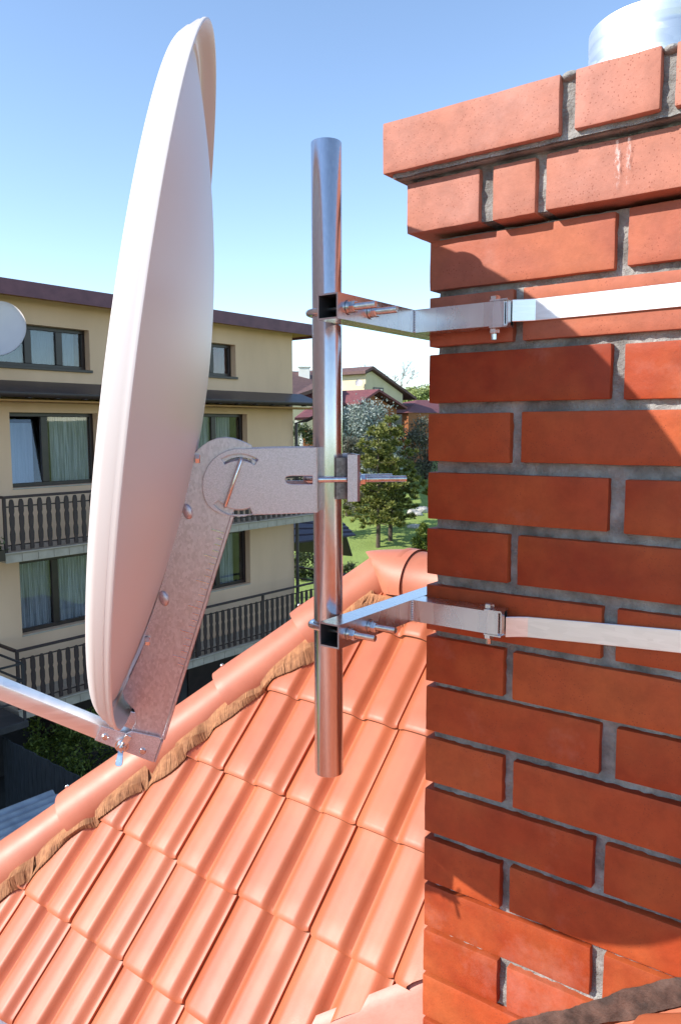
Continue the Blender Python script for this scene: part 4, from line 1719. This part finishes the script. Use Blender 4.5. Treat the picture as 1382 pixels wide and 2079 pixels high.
def broad(name, base, h, wr, n, leaf, material, label, seed, group, levels=4, bark=None, leafy=True, spread=.6, twig_r=1.0):
    rnd = random.Random(seed)
    r = empty(name, base, 0, label, 'tree', group)
    mb = MB()
    tips = []

    def grow(p, d, ln, rad, lev):
        q = p + d * ln * .5 + V((rnd.uniform(-1, 1), rnd.uniform(-1, 1), 0)) * ln * .06
        e = p + d * ln
        mb.tube([p, q, e], [rad, rad * .85, rad * .68], 6 if lev > 1 else 4, False)
        if lev == 0:
            tips.append((p, e))
            return
        for k in range(rnd.randint(2, 4)):
            nd = (d + V((rnd.gauss(0, 1), rnd.gauss(0, 1), rnd.gauss(.25, .5))) * spread).normalized()
            grow(e, nd, ln * rnd.uniform(.58, .82), rad * .62, lev - 1)

    grow(base - ZUP * .3, V((rnd.uniform(-.05, .05), 0, 1)).normalized(), h * .34, h * .018 * twig_r, levels)
    mb.build('trunk', bark or M['greybark'], r)
    if leafy:
        mb = MB()
        for k in range(n):
            a, b = rnd.choice(tips)
            p = a.lerp(b, rnd.uniform(.1, 1.15)) + V((rnd.gauss(0, 1), rnd.gauss(0, 1), rnd.gauss(0, 1))) * wr * .07
            leafcard(mb, p, leaf * rnd.uniform(.6, 1.3), rnd)
        mb.build('crown', material, r, smooth=False, fix=False)
    return r


def gnd(x, y, z=None):
    """first point where the pixel's ray meets the terrain"""
    r = ray(x, y)
    d = 5.0
    while d < 400:
        p = r * (d / r.y)
        if p.z < gz(p.x, p.y):
            return V((p.x, p.y, gz(p.x, p.y)))
        d += .1
    return p


gp = 'pines on the lawn'
b1 = gnd(767, 1112)
conifer('pine_tree', b1, 6.2, 2.3, 14000, .055, M['pine'], 'olive green pine with the thinner left trunk on the lawn', 31, gp, bare=.20)
b2 = gnd(787, 1104)
hh = at(787, 846, b2.y).z - b2.z
conifer('pine_tree', b2 + V((.15, .5, 0)), hh, 2.65, 26000, .06, M['pine'], 'taller olive green pine with the thicker right trunk on the lawn', 32, gp, bare=.20)
p = gnd(848, 1118)
p = V((p.x + .25, p.y, p.z))
conifer('young_conifer', p, at(860, 1062, p.y).z - p.z, .62, 2200, .06, M['shrub'], 'young yellow green conifer beside the chimney edge, behind the ridge tiles', 33, None, bare=.03, open_=.1)
# silvery spruce in front of the wooden house
p = at(738, 930, 49)
p = V((p.x, p.y, gz(p.x, p.y)))
shrub('silver_spruce', p, at(738, 822, 49).z - p.z, 4.3, 15000, .085, M['spruce'], 'broad silvery blue spruce before the orange brown house', 'tree', 34, flat=.7, clumps=60)
p = at(705, 960, 44)
p = V((p.x, p.y, gz(p.x, p.y)))
shrub('grey_bush', p, at(705, 870, 44).z - p.z, 2.6, 5200, .085, M['grey_hedge'], 'grey twiggy bush right beside the pole, below the silvery spruce', 'bush', 35)
p = at(856, 930, 52)
p = V((p.x + .3, p.y, gz(p.x, p.y)))
shrub('dark_bush', p, at(856, 850, 52).z - p.z, 3.2, 4200, .09, M['grey_hedge'], 'dark bush with reddish bare twigs close to the chimney, behind the pines', 'bush', 36, stems=14)
p = at(612, 915, 40)
p = V((p.x, p.y, gz(p.x, p.y)))
shrub('green_bush', p, at(612, 850, 40).z - p.z, 2.0, 3600, .085, M['darkshrub'], 'dark green bush between the apartment house corner and the pole', 'bush', 37)
p = gnd(614, 1178)
shrub('garden_bush', p, at(614, 1118, p.y).z - p.z, 1.55, 2400, .06, M['darkshrub'], 'brownish garden bush below the dark shed roof beside the apartment corner', 'bush', 38)
p = gnd(705, 1190)
shrub('low_bush', p, at(705, 1145, p.y).z - p.z, 1.0, 1600, .06, M['darkshrub'], 'low dark bush on the lawn just over the ridge tiles', 'bush', 39)
# shrub in the dark yard
yp = onplane(150, 1610, V((0, 0, GZ + .02)), ZUP)
ytop = at(130, 1462, yp.y + .6).z
shrub('yard_shrub', V((yp.x - .15, yp.y + .6, GZ + .02)), ytop - GZ, 2.3, 8200, .038, M['shrub'], 'leafy spring shrub in the shaded yard under the feed arm', 'shrub', 40, clumps=46)
# trees on the skyline
p = at(795, 800, 92)
p = V((p.x - .2, p.y, gz(p.x, p.y)))
broad('bare_tree', p, (at(795, 722, 92).z - p.z) * .92, 3, 0, .1, None, 'bare brownish tree standing above the cream house roof', 41, 'trees on the skyline', 6, M['twig'], False, .62, 1.1)
p = at(862, 800, 80)
p = V((p.x + .4, p.y, gz(p.x, p.y)))
broad('willow_tree', p, (at(862, 758, 80).z - p.z) * .85, 3.4, 5200, .15, M['willow'], 'pale yellow green tree on the skyline next to the chimney', 42, 'trees on the skyline', 5, None, True, .6, .6)
p = at(838, 800, 95)
p = V((p.x, p.y, gz(p.x, p.y)))
broad('budding_tree', p, (at(838, 775, 95).z - p.z) * .85, 3, 2600, .15, M['willow'], 'low hazy tree in first leaf left of the pale yellow green tree', 43, 'trees on the skyline', 5, None, True, .6, .6)
rt_ = random.Random(77)
for k in range(7):                          # wood that closes the horizon beyond the frame
    x = -60 + k * 14 + rt_.uniform(-3, 3)
    y = 150 + rt_.uniform(-12, 12)

# ------------------------------------------------------------------ far cream house with a timber wing
F1, F2 = H1, H2                             # gable looks along F1, side wall along -F2
fo_ = at(742, 830, 56)
FB = V((fo_.x, fo_.y, 0))
FG = gz(FB.x, FB.y) - .4
far = empty('cream_house', V((FB.x, FB.y, FG)), 0, 'cream house with brown gable roof behind the pines', 'house')


def gp_(x, y, off=0.0):
    q = onplane(x, y, FB + F1 * off, F1)
    return (q - FB).dot(F2), q.z


def fp(t, o_, z):
    return FB + F2 * t + F1 * o_ + ZUP * z


ap = gp_(750, 750)
er = gp_(817, 800)
tl_, tr_ = 0.0, er[0]
mb = MB()
pts = [(0, FG), (tr_, FG), (tr_, er[1]), (ap[0] + .25, ap[1] - .12), (0, ap[1] - .35)]
mb.prism([fp(t, 0, z) for t, z in pts], F1 * -8)
mb.build('wall', M['far_wall'], far, smooth=False)
mb = MB()
ev = gp_(838, 812)
rr_ = [(ap[0], ap[1]), (ev[0], ev[1]), (ev[0], ev[1] + .18), (ap[0], ap[1] + .22)]
mb.prism([fp(t, .35, z) for t, z in rr_], F1 * -8.7)
l_ = [(-.5, ap[1] - .36), (ap[0] - .001, ap[1]), (ap[0] - .001, ap[1] + .22), (-.5, ap[1] - .16)]
mb.prism([fp(t, .35, z) for t, z in l_], F1 * -8.7)
frf = mb.build('roof', M['far_roof'], far, smooth=False)
# window in the gable
w0, w1 = gp_(757, 786), gp_(777, 804)
mb = MB()
mb.box(fp(0, 0, 0), F2, F1, ZUP, (w0[0], .003, w1[1]), (w1[0], .06, w0[1]))
fw_ = mb.build('window', M['frame'], far, smooth=False)
mb = MB()
mid_ = (w0[0] + w1[0]) / 2
mb.box(fp(0, 0, 0), F2, F1, ZUP, (w0[0] + .12, .062, w1[1] + .12), (mid_ - .05, .07, w0[1] - .12))
mb.box(fp(0, 0, 0), F2, F1, ZUP, (mid_ + .05, .062, w1[1] + .12), (w1[0] - .12, .07, w0[1] - .12))
mb.build('pane', M['glass'], fw_, smooth=False)
# left part of the same house: set back block with chimney
mb = MB()
mb.box(fp(0, 0, 0), F2, F1, ZUP, (1.0, -14, FG), (tr_ - .5, -8.0, ap[1] - 1.9))
mb.build('side_block', M['far_wall'], far, smooth=False)
# timber wing in front with its maroon roof
AO = 4.0
a0 = gp_(736, 818, AO)
a1 = gp_(770, 795, AO)
a2 = gp_(822, 828, AO)
mb = MB()
pts = [(a0[0] + .15, FG - 1), (a2[0] - .3, FG - 1), (a2[0] - .3, a2[1] - .1), (a1[0], a1[1] - .2), (a0[0] + .15, a0[1] - .1)]
mb.prism([fp(t, AO - .5, z) for t, z in pts], F1 * -5.5)
wing = mb.build('timber_wing', M['wood_wall'], far, smooth=False)
mb = MB()
th = .16
mb.prism([fp(t, AO, z) for t, z in [(a0[0] - .25, a0[1] - .1), (a1[0] - .001, a1[1]), (a1[0] - .001, a1[1] + th), (a0[0] - .25, a0[1] + th - .1)]], F1 * -6.6)
mb.prism([fp(t, AO, z) for t, z in [(a1[0], a1[1]), (a2[0] + .25, a2[1] - .1), (a2[0] + .25, a2[1] + th - .1), (a1[0], a1[1] + th)]], F1 * -6.6)
mb.build('wing_roof', M['maroon_roof'], wing, smooth=False)
q0_, q1_ = gp_(794, 841, AO - .5), gp_(814, 866, AO - .5)
mb = MB()
mb.box(fp(0, AO - .5, 0), F2, F1, ZUP, (q0_[0], .003, q1_[1]), (q1_[0], .05, q0_[1]))
mb.build('window', M['frame'], wing, smooth=False)
# dark low roof to the right
d0 = gp_(846, 812, -1)
d1 = gp_(900, 812, -1)
d2 = gp_(905, 838, 2)
d3 = gp_(826, 838, 2)
mb = MB()
mb.face([fp(d3[0], 2, d3[1]), fp(d2[0] + 1, 2, d2[1]), fp(d1[0] + 2, -1, d1[1]), fp(d0[0], -1, d0[1])])
mb.face([fp(d3[0], 2, d3[1]), fp(d0[0], -1, d0[1]), fp(d3[0] - .4, -4, d3[1])])
lean_ = mb.build('low_roof', M['maroon_roof'], far, smooth=False)
mb = MB()
mb.box(fp(0, 0, 0), F2, F1, ZUP, (d3[0] + .3, -3, FG - 1), (d2[0] + .8, 1.9, d2[1] - .01))
mb.build('low_wall', M['wood_wall'], far, smooth=False)
qd = onplane(728, 778, FB - F2 * .45, F2)
small_dish(qd, (-F2 * .8 + F1 * .45).normalized(), .27, 'tiny grey satellite dish on the sunlit cream wall of the far house', 'small dishes on house walls')

# brown roofed house seen between the apartment corner and the pole
G0 = at(600, 830, 47)
GB = V((G0.x, G0.y, 0))
GG = gz(GB.x, GB.y) - .3
second = empty('brown_roof_house', V((GB.x, GB.y, GG)), 0, 'house with brown roof and white chimney just right of the apartment corner', 'house')


def at47(x, y, d=47):
    return at(x, y, d)


mb = MB()
e_l, e_r = at(588, 806, 46), at(640, 788, 48)
r_l, r_r = at(585, 753, 51), at(668, 757, 53)
mb.prism([e_l, e_r, r_r, r_l], V((0, .1, -.22)))
hp1 = at(640, 788, 48)
mb.prism([r_l, r_r, r_r + V((0, 6, -3.2)), r_l + V((0, 6, -3.2))], V((0, .1, -.22)))
srf = mb.build('roof', M['far_roof'], second, smooth=False)
mb = MB()
c0 = at(606, 754, 50.5)
c1_ = at(628, 741, 50.5)
mb.box(V((c0.x, c0.y, c0.z - .6)), V((1, 0, 0)), V((0, 1, 0)), ZUP, (0, 0, 0), (c1_.x - c0.x, .6, c1_.z - c0.z + .45))
ch_ = mb.build('chimney', M['far_white'], srf, smooth=False)
mb = MB()
mb.box(V((c0.x, c0.y, c1_.z - .14)), V((1, 0, 0)), V((0, 1, 0)), ZUP, (-.07, -.07, 0), (c1_.x - c0.x + .07, .67, .07))
mb.build('cap', M['far_white'], second, smooth=False)
mb = MB()
w_a, w_b = at(598, 800, 47.4), at(650, 800, 48.4)
zt_ = e_l.z - .15
mb.face([V((w_a.x - 2, w_a.y, GG)), V((w_b.x, w_b.y, GG)), V((w_b.x, w_b.y, zt_)), V((w_a.x - 2, w_a.y, zt_))])
mb.face([V((w_b.x, w_b.y, GG)), V((w_b.x, w_b.y + 5, GG)), V((w_b.x, w_b.y + 5, zt_)), V((w_b.x, w_b.y, zt_))])
mb.build('wall', M['far_wall'], second, smooth=False)
mb = MB()
pa_, pb_, pc_, pd_ = at(598, 848, 43), at(640, 846, 43.5), at(640, 822, 46.8), at(618, 832, 46.8)
mb.prism([pa_, pb_, pc_, pd_], V((0, .05, -.14)))
mb.build('porch_roof', M['maroon_roof'], second, smooth=False)
mb = MB()
for x in (602, 611):
    q = at(x, 850, 43.6)
    mb.box(V((q.x, q.y, GG)), V((1, 0, 0)), V((0, 1, 0)), ZUP, (-.09, -.09, 0), (.09, .09, q.z - GG))
mb.build('porch_post', M['far_white'], second, smooth=False)
mb = MB()
q, q2 = at(612, 860, 45), at(650, 860, 45)
mb.box(V((q.x, q.y, GG)), V((1, 0, 0)), V((0, 1, 0)), ZUP, (0, 0, 0), (q2.x - q.x, .2, at(612, 872, 45).z - GG))
mb.build('porch_wall', M['wood_wall'], second, smooth=False)

# dark tiled shed roof beside the apartment corner
sa = at(585, 1110, 25.5)
shed = empty('garden_shed', V((sa.x, sa.y, gz(sa.x, sa.y))), 0, 'open garden shelter with dark purple tile roof beside the apartment house', 'shelter')
mb = MB()
zt_, zb_ = at(600, 1046, 27.0).z, at(600, 1108, 24.2).z
A_ = at(560, 1046, 27.4)
B_ = at(695, 1060, 28.2)
C_ = at(722, 1088, 25.6)
D_ = at(560, 1108, 24.0)
rows = []
for k in range(5):
    f = k / 4
    l, r_ = A_.lerp(D_, f), B_.lerp(C_, f)
    rows.append((l, r_))
for k in range(4):
    up_ = V((0, 0, .05))
    l0, r0 = rows[k]
    l1, r1 = rows[k + 1]
    mb.prism([l0, r0, r1 + up_, l1 + up_], V((0, 0, -.05)))
mb.prism([A_, B_, B_ + V((.4, 2.2, -1.6)), A_ + V((.4, 2.2, -1.6))], V((0, 0, -.05)))
mb.build('roof', M['dark_tile_roof'], shed, smooth=False)
mb = MB()
gzs = gz(sa.x, sa.y)
for q_ in (C_.lerp(B_, .2).lerp(D_, .42), B_.lerp(A_, .35) + V((.3, 1.6, -1.2)), A_ + V((.3, 1.6, -1.2))):
    mb.box(V((q_.x, q_.y, gzs - .4)), V((1, 0, 0)), V((0, 1, 0)), ZUP, (-.06, -.06, 0), (.06, .06, q_.z - gzs + .36))
mb.build('post', M['dark_wood'], shed, smooth=False)

# corrugated lean-to roof and board fence in the yard
zr = -4.55
cA = onplane(105, 1604, V((0, 0, zr)), ZUP)
cor = empty('lean_to', V((cA.x, cA.y, GZ + .02)), 0, 'lean-to with grey corrugated sheet roof in the shaded yard', 'shed')
mb = MB()
NW = 120
wdt = 2.4
rows = [[], []]
for k in range(NW + 1):
    s_ = wdt * k / NW
    zz = .018 * math.sin(2 * PI * s_ / .13)
    rows[0].append(cA + H1 * s_ + ZUP * (zz - .10 * s_))
    rows[1].append(cA + H1 * s_ - H2 * 5.0 + ZUP * (zz - .10 * s_))
mb.strip(rows)
mb.strip([[q - ZUP * .004 for q in r] for r in rows])
mb.build('roof', M['shed_roof'], cor, autos=80)
mb = MB()
mb.box(V((cA.x, cA.y, GZ)), H1, H2, ZUP, (.15, -4.9, 0), (wdt - .15, -.15, zr - GZ - .36))
mb.build('wall', M['plinth'], cor, smooth=False)
fA = onplane(36, 1640, V((0, 0, GZ)), ZUP)
fA = V((fA.x - .2, fA.y, GZ + .02))
fen = empty('board_fence', fA, 0, 'dark vertical board fence under the yard shrub', 'fence')
mb = MB()
for k in range(26):
    mb.box(fA, H1, H2, ZUP, (k * .14, 0, 0), (k * .14 + .128, .022, 1.25 + .01 * math.sin(k * 2.1)), .004)
mb.build('boards', M['fence'], fen, smooth=False)
mb = MB()
for z in (.3, .95):
    mb.box(fA, H1, H2, ZUP, (0, .024, z), (3.64, .06, z + .08))
mb.build('rail', M['fence'], fen, smooth=False)

# power line and a few pale rocks on the slope
mb = MB()
la, lb = at(660, 800, 60), at(960, 742, 60)
mb.tube([la.lerp(lb, k / 20) - ZUP * (.9 * 4 * (k / 20) * (1 - k / 20)) for k in range(21)], .022, 5)
pw = mb.build('power_line', M['frame'], None, la)
tag(pw, 'thin dark power line crossing the sky beside the chimney', 'cable')
rr2 = random.Random(9)
for k, (x, y, s) in enumerate(((838, 1044, .30), (848, 1046, .22), (856, 1040, .34), (835, 1072, .2), (846, 1073, .24))):
    p = gnd(x, y)
    mb = MB()
    bmesh.ops.create_icosphere(mb.bm, subdivisions=2, radius=s, matrix=Matrix.Translation(p + ZUP * s * .2) @ Matrix.Diagonal((1.3, 1, .7, 1)))
    for v_ in mb.bm.verts:
        v_.co += V((rr2.uniform(-1, 1), rr2.uniform(-1, 1), rr2.uniform(-1, 1))) * s * .14
    o = mb.build('rock', M['stone'], None, p, smooth=False)
    tag(o, ['pale rock on the lawn between pine and chimney, upper left of its row', 'pale rock on the lawn between pine and chimney, middle of its row', 'largest pale rock on the lawn beside the chimney edge',
            'small pale rock on the lawn, left of the lower pair', 'small pale rock on the lawn, right of the lower pair'][k], 'rock', 'pale rocks on the lawn')

# ------------------------------------------------------------------ light
SAZ, SEL = R(19.6), R(33.0)
sv = V((-math.cos(SEL) * math.cos(SAZ), -math.cos(SEL) * math.sin(SAZ), math.sin(SEL)))
ld = bpy.data.lights.new('sun', 'SUN')
ld.energy = 3.1
ld.angle = R(.53)
ld.color = (1, .955, .89)
lo_ = bpy.data.objects.new('sun', ld)
col.objects.link(lo_)
lo_.rotation_euler = sv.to_track_quat('Z', 'Y').to_euler()
lo_.location = sv * 30
w = bpy.data.worlds.new('World')
scene.world = w
w.use_nodes = True
nt = w.node_tree
bg = nt.nodes['Background']
sk = nt.nodes.new('ShaderNodeTexSky')
sk.sky_type = 'NISHITA'
sk.sun_disc = False
sk.sun_elevation = SEL
sk.sun_rotation = math.atan2(sv.x, sv.y)
sk.air_density = 1.05
sk.dust_density = .0
sk.altitude = 1500
sk.ozone_density = 1.1
nt.links.new(sk.outputs[0], bg.inputs[0])
bg.inputs[1].default_value = .138
scene.view_settings.view_transform = 'Standard'
scene.view_settings.look = 'None'
scene.view_settings.exposure = 1.15
scene.view_settings.gamma = 1
scene.cycles.max_bounces = 8
